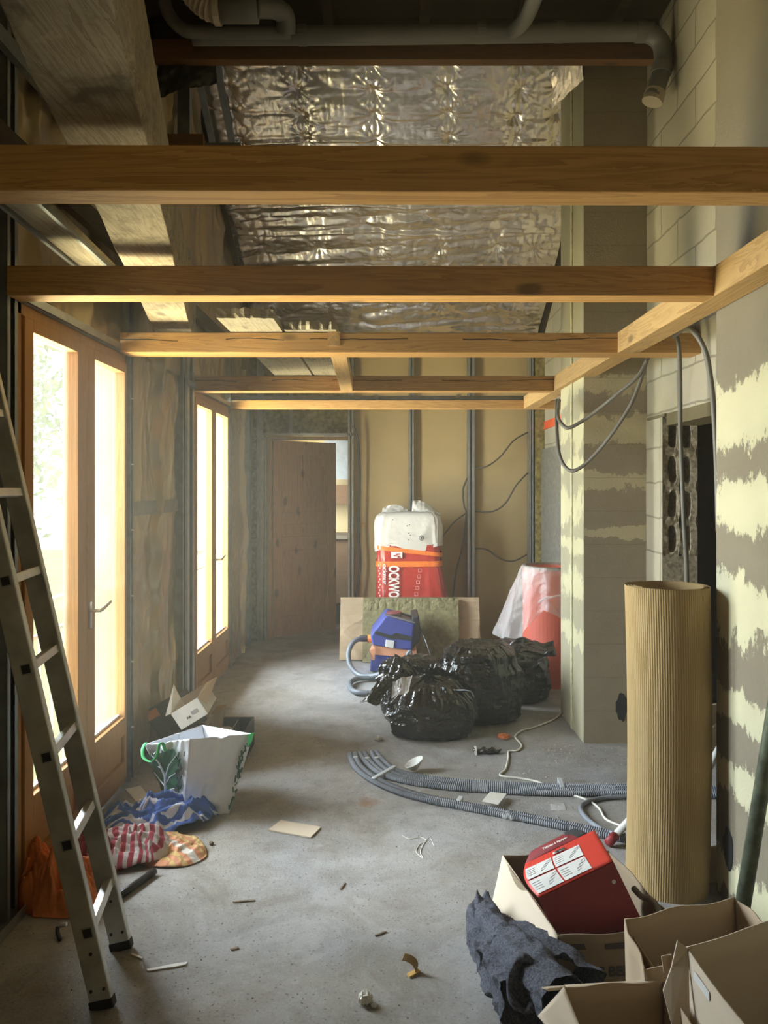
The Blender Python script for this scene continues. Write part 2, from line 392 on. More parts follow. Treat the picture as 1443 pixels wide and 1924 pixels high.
M = dict(
    pine=wood('pine', (.60, .34, .12), (.36, .18, .055)), pine_y=wood('pine_along', (.56, .36, .15), (.37, .21, .075), 1),
    pine_crack=wood('pine_cracked', (.60, .345, .12), (.38, .19, .06), 0, 2.33), pine_crack2=wood('pine_cracked_low', (.58, .33, .12), (.36, .18, .06), 0, 2.335),
    pine_door=wood('pine_door', (.46, .24, .08), (.33, .16, .05), 2, fine=.7), pine_frame=wood('pine_door_frame', (.42, .25, .105), (.3, .17, .065), 2),
    glazed=wood('window_wood', (.36, .19, .07), (.26, .13, .045), 2, knots=False, fine=1.5),
    dark_wood=wood('dark_wood', (.05, .03, .016), (.03, .018, .01), 0), trim_wood=wood('brown_board', (.2, .1, .04), (.13, .06, .022), 0),
    old=wood('old_timber', (.42, .35, .24), (.22, .165, .1), 1, fine=1.6, rough=.85, blotch=.8), plank=wood('old_plank', (.40, .35, .25), (.24, .2, .14), 1, fine=1.3, rough=.85, blotch=.55),
    steel=plain('galvanised_steel', (.42, .44, .44), .42, .85, .12, 14), steel_d=plain('dull_galvanised_steel', (.24, .26, .26), .5, .7, .15, 14),
    alu=plain('aluminium', (.56, .56, .52), .45, .75, .18, 9, .1, 60), alu_rung=plain('bright_aluminium', (.7, .7, .68), .4, .7, .08, 9),
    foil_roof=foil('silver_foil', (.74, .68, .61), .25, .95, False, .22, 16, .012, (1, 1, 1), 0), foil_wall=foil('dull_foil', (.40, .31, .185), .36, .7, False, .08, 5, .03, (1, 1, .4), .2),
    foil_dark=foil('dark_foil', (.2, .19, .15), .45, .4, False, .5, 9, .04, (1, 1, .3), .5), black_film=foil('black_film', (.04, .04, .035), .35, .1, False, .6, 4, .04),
    board=plain('tan_plasterboard', (.50, .37, .18), .9, 0, .05, 2.5, .1, 300, .2), wool=plain('mineral_wool', (.40, .31, .12), .98, 0, .3, 25, 1.0, 120, .1, (.15, .12, .04)),
    wool_g=plain('olive_mineral_wool', (.27, .235, .12), .98, 0, .25, 30, .9, 160, .1, (.17, .15, .075)),
    kraft=plain('crinkled_kraft_paper', (.42, .31, .19), .7, 0, .1, 5, .9, 9, .3),
    concrete=concrete('concrete'), render=plain('pale_render', (.17, .14, .075), .9, 0, .06, 8, .3, 90, .2), block=plain('grey_block', (.2, .185, .15), .95, 0, .2, 30, .7, 150, .1),
    brown_wall=plain('brown_wall', (.58, .42, .22), .9, 0, .08, 3), rough_block=plain('broken_block', (.66, .58, .42), .98, 0, .5, 45, 1.0, 70, .1, (.3, .25, .17)),
    cream=cream_blocks('cream_blocks'),
    pvc=plain('grey_pvc', (.17, .165, .15), .5, 0, .06, 8), pvc_beige=plain('beige_pvc', (.5, .42, .3), .5, 0, .06, 8),
    cable=plain('grey_cable', (.17, .155, .125), .5, 0, .05, 8), cable_d=plain('dark_cable', (.1, .085, .06), .5, 0, .05, 8), cable_w=plain('white_cable', (.7, .68, .6), .5, 0, .05, 8), cable_k=plain('black_cable', (.02, .02, .02), .4, 0, .05, 8),
    conduit=plain('grey_conduit', (.21, .225, .255), .5, 0, .12, 20), hose=plain('grey_hose', (.13, .145, .165), .45, 0, .06, 8), tape_g=plain('pale_tape', (.5, .52, .53), .35, 0, .08, 30),
    card=cardboard('cardboard', (.46, .35, .235)), card_l=cardboard('light_cardboard', (.62, .52, .39)), card_d=cardboard('brown_cardboard', (.27, .205, .135)), card_roll=cardboard('corrugated_card', (.38, .265, .12)),
    white_card=plain('white_card', (.62, .6, .53), .8, 0, .05, 20), red=plain('red_card', (.55, .035, .02), .45, 0, .1, 5), red_d=plain('dark_red_card', (.24, .02, .025), .55, 0, .12, 5), label=plain('pale_label', (.62, .61, .57), .6, 0, .06, 10), ink=plain('black_ink', (.03, .03, .03), .6), ink_g=plain('grey_ink', (.28, .28, .28), .6), brown_ink=plain('brown_ink', (.06, .045, .035), .7),
    black=foil('black_plastic', (.012, .012, .013), .17, .0, False, .35, 16, .02, (1, 1, 1.6), .8), black_m=plain('matt_black_plastic', (.02, .02, .021), .55), clear=film('clear_film', (.85, .83, .8), .26), white_film=foil('white_film', (.68, .65, .57), .35, 0, False, .4, 7, .03),
    red_film=foil('red_film', (.50, .035, .025), .3, 0, False, .45, 5, .03), orange=plain('orange_strap', (.85, .2, .03), .5), orange_cloth=plain('orange_cloth', (.62, .2, .07), .95, 0, .15, 12, .4, 200), white_ink=plain('white_print', (.8, .76, .68), .5),
    blue=plain('blue_plastic', (.05, .065, .25), .42, 0, .12, 12), grey_pl=plain('grey_plastic', (.16, .155, .17), .5), red_pl=plain('maroon_plastic', (.16, .03, .035), .5), tape_o=plain('peach_tape', (.65, .3, .17), .6, 0, .1, 10),
    red_roll=plain('red_roll', (.62, .13, .08), .6, 0, .06, 3), grey_rim=plain('grey_felt', (.22, .18, .14), .95, 0, .2, 60),
    bagw=foil('white_woven_plastic', (.66, .69, .74), .4, 0, False, .5, 9, .02), green=plain('green_webbing', (.02, .32, .08), .7, 0, .1, 60), green_d=plain('dark_green_print', (.02, .085, .045), .6, 0, .2, 40),
    sweater=plain('grey_knit', (.17, .175, .20), .98, 0, .5, 160, 1.0, 500, .05, (.06, .062, .078)), red_cloth=stripes('red_stripes', (.36, .05, .07), (.55, .5, .48), 9, 0), blue_cloth=stripes('blue_stripes', (.06, .13, .42), (.5, .52, .6), 9, 1, c3=(.05, .11, .3)),
    peach_cloth=stripes('peach_stripes', (.62, .28, .14), (.62, .42, .16), 5, 0, c3=(.65, .6, .52)), glass=dusty_glass('dusty_glass'), chrome=plain('satin_metal', (.5, .5, .5), .3, 1),
    rail=plain('dark_railing', (.12, .13, .13), .5, .3), leaf=plain('leaves', (.16, .28, .06), .7, 0, .4, 4), bark=plain('bark', (.12, .09, .06), .9), lawn=plain('lawn', (.30, .34, .10), .95, 0, .2, .6), yellow=plain('yellow_plastic', (.55, .33, .1), .5), orange_pl=plain('orange_plastic', (.85, .25, .05), .45), dirt=plain('chips', (.2, .15, .1), .9, 0, .6, 60), bead=plain('pale_mortar', (.66, .62, .4), .9, 0, .2, 20, .3, 60), grit=plain('grit', (.5, .46, .4), .95, 0, .6, 90, c2=(.12, .09, .07)), orange_paint=plain('orange_paint', (.85, .12, .03), .7), zinc=plain('galvanised_pole', (.28, .33, .24), .4, .75, .3, 25, .2, 60),
)

# ============================================================ the shell
def slope_z(y): return 3.05 + .58 * (7.96 - y)
MB().box(-1.75, -2.2, -.25, 4.2, 11.2, 0).build('floor', M['concrete'], kind='structure')
GAPS = ((-1.95, -.75), (2.90, 4.05), (5.42, 6.62))
mb = MB(); y = -2.2
for a, b in GAPS:
    mb.box(-1.72, y, 0, -1.45, a, 5.6); mb.box(-1.72, a, 2.3, -1.45, b, 5.6); mb.box(-1.72, a, 0, -1.45, b, .03); y = b
mb.box(-1.72, y, 0, -1.45, 8.2, 5.6); mb.build('wall_left', M['render'], kind='structure')
MB().box(-1.72, -2.3, 0, 1.785, -2.2, 5.6).build('wall_back', M['brown_wall'], kind='structure')
# right wall, with the cut doorway (its far jamb is built below as hollow blocks)
mb = MB(); XW = 1.585
mb.box(XW, 4.68, 0, XW + .2, 8.2, 5.6); mb.box(XW, -2.2, 2.0, XW + .2, 4.68, 5.6); mb.box(XW, -2.2, 0, XW + .2, 3.1, 2.0)
mb.build('wall_right', M['cream'], kind='structure')
MB().box(XW - .012, 4.4, 1.985, XW + .2, 4.7, 2.0).box(XW + .0, 3.1, 1.93, XW + .19, 4.40, 2.0).build('trim_1', M['render'], kind='structure')
# hollow-block jamb facing the room: five courses with two open cells each
jm = MB(); J0, J1, JY0, JY1 = XW, XW + .2, 4.46, 4.70
zc = 0.0
levels = []
zz = 1.985
for k, hh in enumerate((.206, .2, .2, .2)):
    levels.append((zz - hh, zz, True)); zz -= hh
levels += [(zz - .4, zz, False), (0, zz - .4, False)]
def wob(v, a=.006): return v + random.uniform(-a, a)
for z0, z1, open_ in levels:
    if not open_:
        jm.box(J0, JY0, z0, J1, JY1, z1); continue
    # outer shells and web as ragged rounded cells: front plate with two rounded holes, recessed back
    nseg = 14; zm = (z0 + z1) / 2; hh = (z1 - z0) / 2
    for cxk in (J0 + .058, J0 + .140):
        ring_i = []; ring_o = []
        x0c, x1c = (J0, J0 + .099) if cxk < J0 + .1 else (J0 + .099, J1)
        for s_ in range(nseg):
            a_ = 2 * math.pi * s_ / nseg; ca, sa = math.cos(a_), math.sin(a_)
            sg = lambda t: (1 if t >= 0 else -1)
            ix = cxk + wob(.027, .004) * sg(ca) * abs(ca) ** .6; iz = zm + wob(.078, .005) * sg(sa) * abs(sa) ** .75
            k_ = 1 / max(abs(ca), abs(sa))
            ox = cxk + (x1c - cxk if ca > 0 else cxk - x0c) * ca * k_; oz = zm + hh * sa * k_
            ring_i.append((ix, iz)); ring_o.append((ox, oz))
        vs_ = [(x, JY0, z) for x, z in ring_o] + [(x, JY0 + random.uniform(.0, .012), z) for x, z in ring_i] + [(cxk + (x - cxk) * .85, JY0 + .13, zm + (z - zm) * .9) for x, z in ring_i]
        fs = []
        for s_ in range(nseg):
            t_ = (s_ + 1) % nseg
            fs += [(s_, t_, nseg + t_, nseg + s_), (nseg + s_, nseg + t_, 2*nseg + t_, 2*nseg + s_)]
        fs.append(tuple(range(2*nseg, 3*nseg)))
        jm.add(vs_, fs)
    jm.box(J0, JY0 + .14, z0, J1, JY1, z1)
    jm.box(J0, JY0 + .001, z0, J0 + .003, JY0 + .15, z1); jm.box(J1 - .003, JY0 + .001, z0, J1, JY0 + .15, z1)
jm.build('wall_right', M['rough_block'], kind='structure')
MB().box(XW - .004, JY0, 0, XW, 4.74, 1.99).build('wall_right', M['cream'], kind='structure')
# masonry piers
bandsA = [(2.22, .06), (1.93, .075), (1.62, .05), (1.3, .03)]
pierA = masonry('pier_blocks_far', bandsA, dark=(.27, .22, .15), light=(.58, .50, .31), bias=-.15, joints=.205)
pierA_l = masonry('pier_side_far', [(2.25, .12), (1.95, .10), (1.72, .05), (1.45, .12), (1.2, .05), (.95, .09), (.62, .07)], dark=(.33, .30, .2), light=(.66, .61, .38), bias=-.30, edge=9)
pierB = masonry('pier_blocks_near', [(1.84, .085), (1.51, .07), (1.14, .085), (.76, .05), (.50, .06), (.13, .07)], dark=(.20, .17, .12), light=(.62, .58, .38), bias=.06, edge=12)
PX0, PY0, PY1 = 1.20, 4.74, 5.37
mb = MB().box(PX0, PY0, 0, XW, PY1, 4.9); mb.build('pillar_1', pierA, kind='structure')
MB().box(PX0 - .004, PY0 + .002, 0, PX0, PY1, 4.9).build('pillar_1', pierA_l, kind='structure')
MB().box(PX0 - .012, 5.02, 0, PX0 - .004, 5.05, 4.9).build('trim_3', M['bead'], kind='structure')
MB().box(1.275, 2.58, 0, XW + .2, 3.0, 5.4).build('pillar_2', pierB, kind='structure')
def hole_patch(px_pts, pos, axis, name='hole_shade_patch'):
    pass
# far wall: tan board, block strip at its right end, doorway on the left
mb = MB(); FY = 7.96
mb.box(-.39, FY + .05, 0, 1.44, FY + .07, 3.3)
mb.build('wall_far', M['board'], kind='structure')
MB().box(-1.45, FY + .07, 2.13, -.37, FY + .12, 3.3).box(1.44, FY + .08, 0, XW, FY + .14, 3.3).box(-1.72, FY + .08, 0, -1.30, FY + .14, 3.3).build('wall_far', M['wool'], kind='structure')
# roof over everything (keeps the daylight out) and the floor deck above the near half
mb = MB(); y0, y1 = 4.3, 8.3
mb.hexa([(-1.75, y0, slope_z(y0) + .05), (1.8, y0, slope_z(y0) + .05), (1.8, y1, slope_z(y1) + .05), (-1.75, y1, slope_z(y1) + .05)],
        [(-1.75, y0, slope_z(y0) + .15), (1.8, y0, slope_z(y0) + .15), (1.8, y1, slope_z(y1) + .15), (-1.75, y1, slope_z(y1) + .15)])
mb.build('roof', M['dark_wood'], kind='structure')
MB().box(-1.75, -2.3, 4.32, 1.8, 4.62, 4.42).box(-1.75, 4.56, 4.2, 1.8, 4.62, 5.4).build('ceiling', M['dark_wood'], kind='structure')
# side room behind the doorway on the right, room behind the far door
MB().box(4.0, -1, -.0, 4.1, 8.3, 2.9).box(XW + .2, 8.2, 0, 4.1, 8.3, 2.9).box(XW + .2, -1, 0, 4.1, -.9, 2.9).box(XW + .2, -1, 2.8, 4.1, 8.3, 2.9).build('wall_side_room', M['brown_wall'], kind='structure')
MB().box(2.75, 4.5, 0, 2.85, 8.2, 2.8).build('wall_side_room', M['brown_wall'], kind='structure')
mb = MB().box(-1.75, 11, 0, 4.2, 11.1, 3.2).box(-1.75, 8.14, 2.75, 4.2, 11.1, 2.85).box(1.2, 8.2, 0, 1.3, 11, 2.85)
mb.box(-1.75, 8.2, 0, -1.65, 8.7, 2.85).box(-1.75, 10.2, 0, -1.65, 11, 2.85).box(-1.75, 8.7, 0, -1.65, 10.2, 1.0).box(-1.75, 8.7, 2.3, -1.65, 10.2, 2.85)  # unseen window gap on the left, added to light this room
mb.build('wall_back_room', M['board'], kind='structure')
MB().box(-1.2, 10.55, 1.36, .6, 10.62, 1.62).box(-1.2, 10.3, 0, .6, 11, .9).build('trim_2', M['trim_wood'], kind='structure')

# ============================================================ outside
MB().box(-60, -40, -3.3, -1.8, 60, -3.2).build('ground', M['lawn'], kind='structure')
def tree(x, y, h, r, n, label, seed):
    t = thing('garden_tree', label, 'tree', (x, y, -3.2))
    MB().tube([(x, y, -3.2), (x + .1, y, -3.2 + h*.5), (x, y + .1, -3.2 + h*.8)], [.22, .15, .06], 8).build('trunk', M['bark'], t)
    g = np.random.default_rng(seed); mb = MB()
    cl = g.normal(size=(26, 3)); cl /= np.linalg.norm(cl, axis=1)[:, None]; cl *= g.uniform(.3, .85, (26, 1)) * r
    for k in range(n):
        c = cl[k % 26] + g.normal(size=3) * r * .2 + np.array([x, y, -3.2 + h * .72]); s = g.uniform(.06, .14)
        a = g.normal(size=3); a /= np.linalg.norm(a); b = np.cross(a, g.normal(size=3)); b /= np.linalg.norm(b)
        mb.add([c - a*s, c + b*s*.5, c + a*s, c - b*s*.5], [(0, 1, 2, 3)])
    mb.build('foliage', M['leaf'], t)
tree(-8.5, 13.5, 8.5, 2.6, 5200, 'green leafy tree seen through the nearest clear pane of the glazed door', 1)
tree(-12.5, 24, 9.5, 3.3, 4200, 'taller tree standing behind the leafy tree outside the glazed door', 2)
tree(-6.5, 30, 8, 2.8, 3000, 'far tree low between the other two outside the glazed door', 3)
for (a, b), lb in zip(GAPS[1:], ('dark metal guard rail outside the glazed door behind the ladder', 'dark metal guard rail outside the glazed door beyond the foil panel')):
    t = thing('guard_rail', lb, 'railing', (-1.58, (a + b) / 2, .03))
    MB().box(-1.60, a, 1.03, -1.56, b, 1.06).build('top_rail', M['rail'], t); MB().box(-1.59, a, .9, -1.57, b, .915).build('mid_rail', M['rail'], t)
    for k in range(9):
        yy = a + (b - a) * (k + .5) / 9; MB().box(-1.587, yy - .006, .10, -1.573, yy + .006, .9).build('baluster', M['rail'], t)
    MB().box(-1.59, a, .085, -1.57, b, .10).build('bottom_rail', M['rail'], t)

# ============================================================ glazed doors
def glazed_door(n, y0, y1, gl, handle=True):
    X0, X1 = -1.45, -1.388; zt, zb = 2.173, .382
    t = MB().box(X0, y0, .03, X1, y0 + .03, 2.27).box(X0, y1 - .03, .03, X1, y1, 2.27).box(X0, y0, 2.225, X1, y1, 2.27).box(X0, y0, .03, X1, y1, .06)
    root = bpy.data.objects.new('door_%d' % n, None); COL.objects.link(root); root.location = (-1.42, (y0 + y1) / 2, .03); root['kind'] = 'structure'
    t.build('door_frame', M['glazed'], root, bevel=.003)
    ym = (gl[0][1] + gl[1][0]) / 2; leaf = ((y0 + .032, ym - .002), (ym + .002, y1 - .032))
    for (a, b), (g0, g1) in zip(leaf, gl):
        mb = MB().box(X0 + .008, a, .065, X1 + .012, g0, 2.222).box(X0 + .008, g1, .065, X1 + .012, b, 2.222)
        mb.box(X0 + .008, g0, zt, X1 + .012, g1, 2.222).box(X0 + .008, g0, zb - .09, X1 + .012, g1, zb).box(X0 + .008, g0, .065, X1 + .012, g1, .15)
        mb.box(X0 + .02, g0, .15, X1 - .008, g1, zb - .09)
        lf = mb.build('door_leaf', M['glazed'], root, bevel=.003)
        MB().box(-1.428, g0 - .005, zb - .005, -1.42, g1 + .005, zt + .005).build('glass_pane', M['glass'], lf)
        MB().box(-1.419, g0, zb, -1.405, g1, zb + .012).build('glazing_bead', M['label'], lf)
    if handle:
        yh = ym + .03; zh = .99
        hm = MB().box(X1 + .012, yh - .012, zh - .06, X1 + .02, yh + .012, zh + .06)
        hm.tube([(X1 + .015, yh, zh + .02), (X1 + .06, yh, zh + .02), (X1 + .065, yh + .02, zh + .025), (X1 + .065, yh + .12, zh + .045)], [.008, .008, .009, .007], 8)
        hm.build('door_handle', M['chrome'], root, smooth=False)
glazed_door(1, 2.87, 4.06, ((2.974, 3.40), (3.593, 4.00)))
glazed_door(2, 5.42, 6.62, ((5.507, 5.96), (6.10, 6.55)))
glazed_door(3, -1.95, -.75, ((-1.85, -1.42), (-1.28, -.85)))  # unseen door added behind the camera to light the foreground

# ============================================================ left wall lining
def studt(name, x0, y0, x1, y1, z0, z1, label, cat='stud', axis='x', m='steel', group=None, lip=.006, parent=None):
    """C section stud: web and two lipped flanges"""
    mb = MB(); t_ = .0015
    if axis == 'x':    # open side faces the room (+x)
        mb.box(x0, y0, z0, x0 + t_, y1, z1).box(x0, y0, z0, x1, y0 + t_, z1).box(x0, y1 - t_, z0, x1, y1, z1)
        mb.box(x1 - t_, y0, z0, x1, y0 + (y1 - y0) * .3, z1).box(x1 - t_, y1 - (y1 - y0) * .3, z0, x1, y1, z1)
    else:
        mb.box(x0, y1 - t_, z0, x1, y1, z1).box(x0, y0, z0, x0 + t_, y1, z1).box(x1 - t_, y0, z0, x1, y1, z1)
        mb.box(x0, y0, z0, x0 + (x1 - x0) * .36, y0 + t_, z1).box(x1 - (x1 - x0) * .36, y0, z0, x1, y0 + t_, z1)
    o = mb.build(name, M[m], parent)
    if parent is None: tag(o, label, cat, group)
    return o
def crumple(mb, x0, y0, y1, z0, z1, amp, seed, n=90, m=160, ymid=None, top=None):
    """foil sheet on the left wall: vertical pulls, seams and horizontal dents"""
    Y, Z = np.meshgrid(np.linspace(y0, y1, n), np.linspace(z0, z1, m)); 
    if top is not None: Z = z0 + (Z - z0) / (z1 - z0) * (np.minimum(top(Y), z1) - z0)
    W1 = fbm(Y*1.7, Z*1.3, 0, seed) * 2.2
    D = amp*.9*(ridge(Y*5 + W1, Z*.9 + W1*.3, 0, seed, 2) - .4) + amp*.8*(ridge(Y*2.4 + Z*.8, Z*2.2 - Y*1.5, 3, seed + 5, 2) - .4)
    D = D + amp*.16*(ridge(Y*13 + Z*5 + W1*2, Z*3, 3, seed + 9, 2) - .4) + amp*.12*(ridge(Y*17 - Z*6, Z*4 + W1, 3, seed + 14, 2) - .4)
    if ymid is not None: D = D + .055 * np.exp(-((Y - ymid - .015*np.sin(Z*9) - .012*np.sin(Z*23)) / .016) ** 2) * (.5 + fbm(Z*6, Z*0, 1, seed))
    A = np.stack([x0 + D, Y, Z], -1); mb.grid(A); return mb
def foilsheet(y0, y1, z0, z1, label, mat='foil_wall', amp=.042, seed=1, ymid=None, x0=-1.425, n=180, m=320, top=None):
    return tag(crumple(MB(), x0, y0, y1, z0, z1, amp, seed, n, m, ymid, top).build('foil_insulation', M[mat], smooth=True), label, 'insulation')
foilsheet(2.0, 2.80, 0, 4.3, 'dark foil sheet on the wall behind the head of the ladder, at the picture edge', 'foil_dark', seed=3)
o = foilsheet(4.13, 5.10, 0, 2.7, 'crinkled foil panel with a raised seam between the two glazed doors', seed=5, ymid=4.62)
foilsheet(6.74, 7.9, 0, 2.7, 'crinkled foil panel between the second glazed door and the far corner', seed=8, ymid=7.35)
foilsheet(2.8, 7.95, 2.32, 5.3, 'foil sheeting high on the left wall above the glazed doors', 'foil_wall', .045, 12, x0=-1.41, n=240, m=170, top=lambda y: np.minimum(slope_z(np.maximum(y, 4.5)) - .02, 4.30 + 2*(y > 4.55)))
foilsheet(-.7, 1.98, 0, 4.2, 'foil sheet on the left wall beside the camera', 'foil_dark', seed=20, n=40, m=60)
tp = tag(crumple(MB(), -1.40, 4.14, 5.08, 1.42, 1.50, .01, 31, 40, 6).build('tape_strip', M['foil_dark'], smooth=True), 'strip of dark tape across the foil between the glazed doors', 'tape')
for y0, y1, z1, lb, mm in ((2.76, 2.84, 4.3, 'dark vertical steel stud at the near side of the first glazed door', 'steel_d'), (4.065, 4.125, 2.7, 'vertical steel stud with pale screw caps at the far side of the first glazed door', 'steel_d'),
                        (5.10, 5.20, 2.7, 'wide dull stud between the seamed foil panel and the second glazed door', 'steel_d'), (5.22, 5.41, 2.7, 'flat steel stud touching the near frame of the second glazed door', 'steel'),
                        (6.63, 6.71, 2.7, 'steel stud at the far side of the second glazed door', 'steel'), (7.55, 7.60, 2.7, 'thin steel stud on the foil just before the far left corner', 'steel_d')):
    s_ = studt('metal_stud', -1.44, y0, -1.372, y1, 0.02, z1, lb, m=mm)
    if z1 == 2.7 and y0 == 4.065:
        for k in range(6):
            MB().lathe([(.0, -.004), (.012, -.004), (.012, 0), (0, .004)], (-1.375, 4.10, .30 + .35 * k), 10).build('screw_cap', M['label'], s_)
tag(MB().box(-1.42, -.2, 0, -1.34, 2.84, .003).box(-1.342, -.2, 0, -1.340, 2.84, .04).build('floor_track', M['steel']), 'steel floor track at the foot of the wall below the ladder', 'track')
for a, b, lb in ((2.84, 4.06, 'steel rail along the head of the first glazed door'), (5.2, 6.71, 'steel rail along the head of the second glazed door')):
    tag(MB().box(-1.43, a, 2.272, -1.365, b, 2.275).box(-1.367, a, 2.272, -1.365, b, 2.31).build('head_track', M['steel']), lb, 'track')
# high left: battens, channels
tag(MB().bar((-1.34, 1.2, 2.78), (-1.34, 6.2, 2.78), .04, .09).build('wall_batten', M['dark_wood']), 'dark horizontal batten high on the left wall behind the old timber', 'batten')
tag(MB().bar((-1.36, 1.2, 3.15), (-1.36, 5.2, 3.15), .03, .06).build('wall_batten', M['steel_d']), 'dull steel rail high on the left wall above the dark batten', 'batten')
def slope_bar(x, dy0, dy1, off, w, mname, nm, lb):
    return tag(MB().bar((x, dy0, slope_z(dy0) - off), (x, dy1, slope_z(dy1) - off), w, .02, (0, .5, .86)).build(nm, M[mname]), lb, 'batten')
slope_bar(-1.20, 4.95, 5.9, .06, .05, 'steel_d', 'roof_batten', 'short grey batten lying against the silver roof foil, left end')
slope_bar(-1.33, 4.75, 6.0, .14, .045, 'steel_d', 'roof_batten', 'grey steel batten running up where wall foil meets roof foil')
slope_bar(-1.37, 6.1, 7.6, .10, .05, 'dark_wood', 'roof_batten', 'dark batten in the far left corner of the roof slope')
tag(MB().box(-1.38, 5.0, 3.78, -1.30, 5.05, 4.35).box(-1.38, 5.0, 3.76, -.97, 5.08, 3.82).build('hanging_bracket', M['steel_d']), 'dark sheet-metal bracket above the first beam, left of the silver foil', 'bracket')
tag(MB().box(-1.40, 4.66, 3.62, -1.13, 4.70, 3.72).build('fixing_board', M['trim_wood']), 'short brown board just above the first beam beside the old timber', 'board')
mb = MB(); u = np.linspace(0, 1, 50); V_, U_ = np.meshgrid(np.linspace(0, 1, 70), u)
A = np.stack([-1.38 + .34 * U_ + .02 * fbm(U_*5, V_*4, 0, 3), 4.5 + .1 * fbm(U_ * 3, V_ * 3, 1, 4), 4.32 - V_ * .45 * (1 - .25 * U_)], -1)
tag(mb.grid(A).build('plastic_membrane', M['black_film'], smooth=True), 'black plastic membrane hanging in the upper left corner beside the old timber', 'membrane')

# ============================================================ silver foil under the roof slope
nx, ny = 330, 380
Xg, Yg = np.meshgrid(np.linspace(-1.38, 1.5, nx), np.linspace(4.62, 8.0, ny))
D = .020 * (ridge(Xg * 1.0, Yg * 5.5, 0, 40) - .4)
far = np.clip((Yg - 6.0) / .5, 0, 1)
D = D + far * .040 * (ridge(Xg * 1.3 + 2*fbm(Xg, Yg, 0, 41), Yg * 7 + Xg * .6, 1, 42) - .4) + far * .012 * ridge(Xg * 6, Yg * 14, 2, 44)
for sx in (-1.2, -.69, -.155, .39, .885, 1.2):
    for row in range(9):
        sy = 5.02 + row * (.17 if row < 6 else .3) + random.uniform(-.02, .02); xx = sx + .012 * row + random.uniform(-.015, .015)
        dx, dy = Xg - xx, (Yg - sy) * 1.16; rr = np.sqrt(dx*dx + dy*dy) + 1e-4; th = np.arctan2(dy, dx)
        D += .020 * np.exp(-(rr / .045) ** 2) + .0055 * np.sin(th * 13 + 3 * vnoise(th * 2, th * 0, 0, row)) * np.exp(-rr / .11) * np.clip(rr / .02, 0, 1)
D += .0035*(ridge(Xg*22, Yg*9, 0, 47, 2) - .4) + .003*(ridge(Xg*8 + Yg*9, Yg*26, 0, 48, 2) - .4)
for sy in (5.10, 5.88, 6.4, 6.66):   # lapped seams
    D -= .012 * np.exp(-((Yg - sy - .01 * np.sin(Xg * 4)) / .012) ** 2)
Zg = slope_z(Yg) - .035 + D
Xg = np.where(Yg < 5.42, np.minimum(Xg, 1.185), Xg)
tag(MB().grid(np.stack([Xg, Yg, Zg], -1)).build('foil_insulation', M['foil_roof'], smooth=True), 'shiny silver quilted foil stapled under the sloping roof', 'insulation')
# hem that hangs down over the side of the far pier
U_, V_ = np.meshgrid(np.linspace(0, 1, 60), np.linspace(0, 1, 60))
tag(MB().grid(np.stack([1.18 - .05*U_ + .02*ridge(U_*4, V_*4, 0, 51), 4.72 - .02*U_ + U_ * .7, 4.62 - .55 * V_ * (1 - .3 * U_) + .02*ridge(V_*3, U_*5, 0, 52) + 0*U_], -1)).build('foil_offcut', M['foil_roof'], smooth=True),
    'loose flap of silver foil hanging at the top of the pale pillar', 'insulation')

# ============================================================ beams
ZB = CAMZ + .69
def beam(y0, y1, x0, x1, h, m, label, name='ceiling_beam', z0=None, tilt=0):
    z = ZB if z0 is None else z0
    mb = MB().hexa([(x0, y0, z + tilt), (x1, y0, z - tilt), (x1, y1, z - tilt), (x0, y1, z + tilt)], [(x0, y0, z + h + tilt), (x1, y0, z + h - tilt), (x1, y1, z + h - tilt), (x0, y1, z + h + tilt)])
    o = mb.build(name, M[m], bevel=.004); tag(o, label, 'beam', 'spruce ceiling beams'); return o
beam(1.785, 1.875, -1.37, 1.58, .107, 'pine', 'nearest thick spruce beam crossing the whole picture below the silver foil', tilt=.004)
beam(2.75, 2.85, -1.37, 1.165, .107, 'pine', 'second spruce beam from the camera, ending against the long beam, dark faced', tilt=.001)
b3 = beam(3.91, 4.05, -1.37, 1.66, .103, 'pine_crack', 'third spruce beam with long drying cracks and a notch holding a short stub', tilt=.002)
beam(5.43, 5.56, -1.40, 1.16, .105, 'pine_crack2', 'fourth spruce beam carrying the far end of the short joist, cracked on its upper left')
beam(6.64, 6.72, -1.40, 1.58, .075, 'pine', 'farthest and thinnest spruce beam, with dark round knots')
o = MB().hexa([(1.16, 1.0, ZB - .001), (1.27, 1.0, ZB - .001), (1.27, 6.66, ZB - .001), (1.16, 6.66, ZB - .001)], [(1.16, 1.0, ZB + .106), (1.27, 1.0, ZB + .106), (1.27, 6.66, ZB + .106), (1.16, 6.66, ZB + .106)]).build('ceiling_beam', M['pine_y'], bevel=.004)
tag(o, 'long bright spruce beam running away from the camera past both masonry pillars', 'beam', 'spruce ceiling beams')
tag(MB().obox((-.315, 3.905, ZB + .035), (.062, 0, 0), (0, .04, 0), (0, 0, .072)).build('beam_stub', M['pine_y']), 'small wood stub set in the notch of the third beam', 'block')
tag(MB().hexa([(-.31, 4.05, ZB + .005), (-.225, 4.05, ZB + .005), (-.26, 5.43, ZB - .005), (-.345, 5.43, ZB - .005)], [(-.31, 4.05, ZB + .08), (-.225, 4.05, ZB + .08), (-.26, 5.43, ZB + .08), (-.345, 5.43, ZB + .08)]).build('short_joist', M['pine_y'], bevel=.003), 'short pale joist between the third and fourth beams', 'joist')
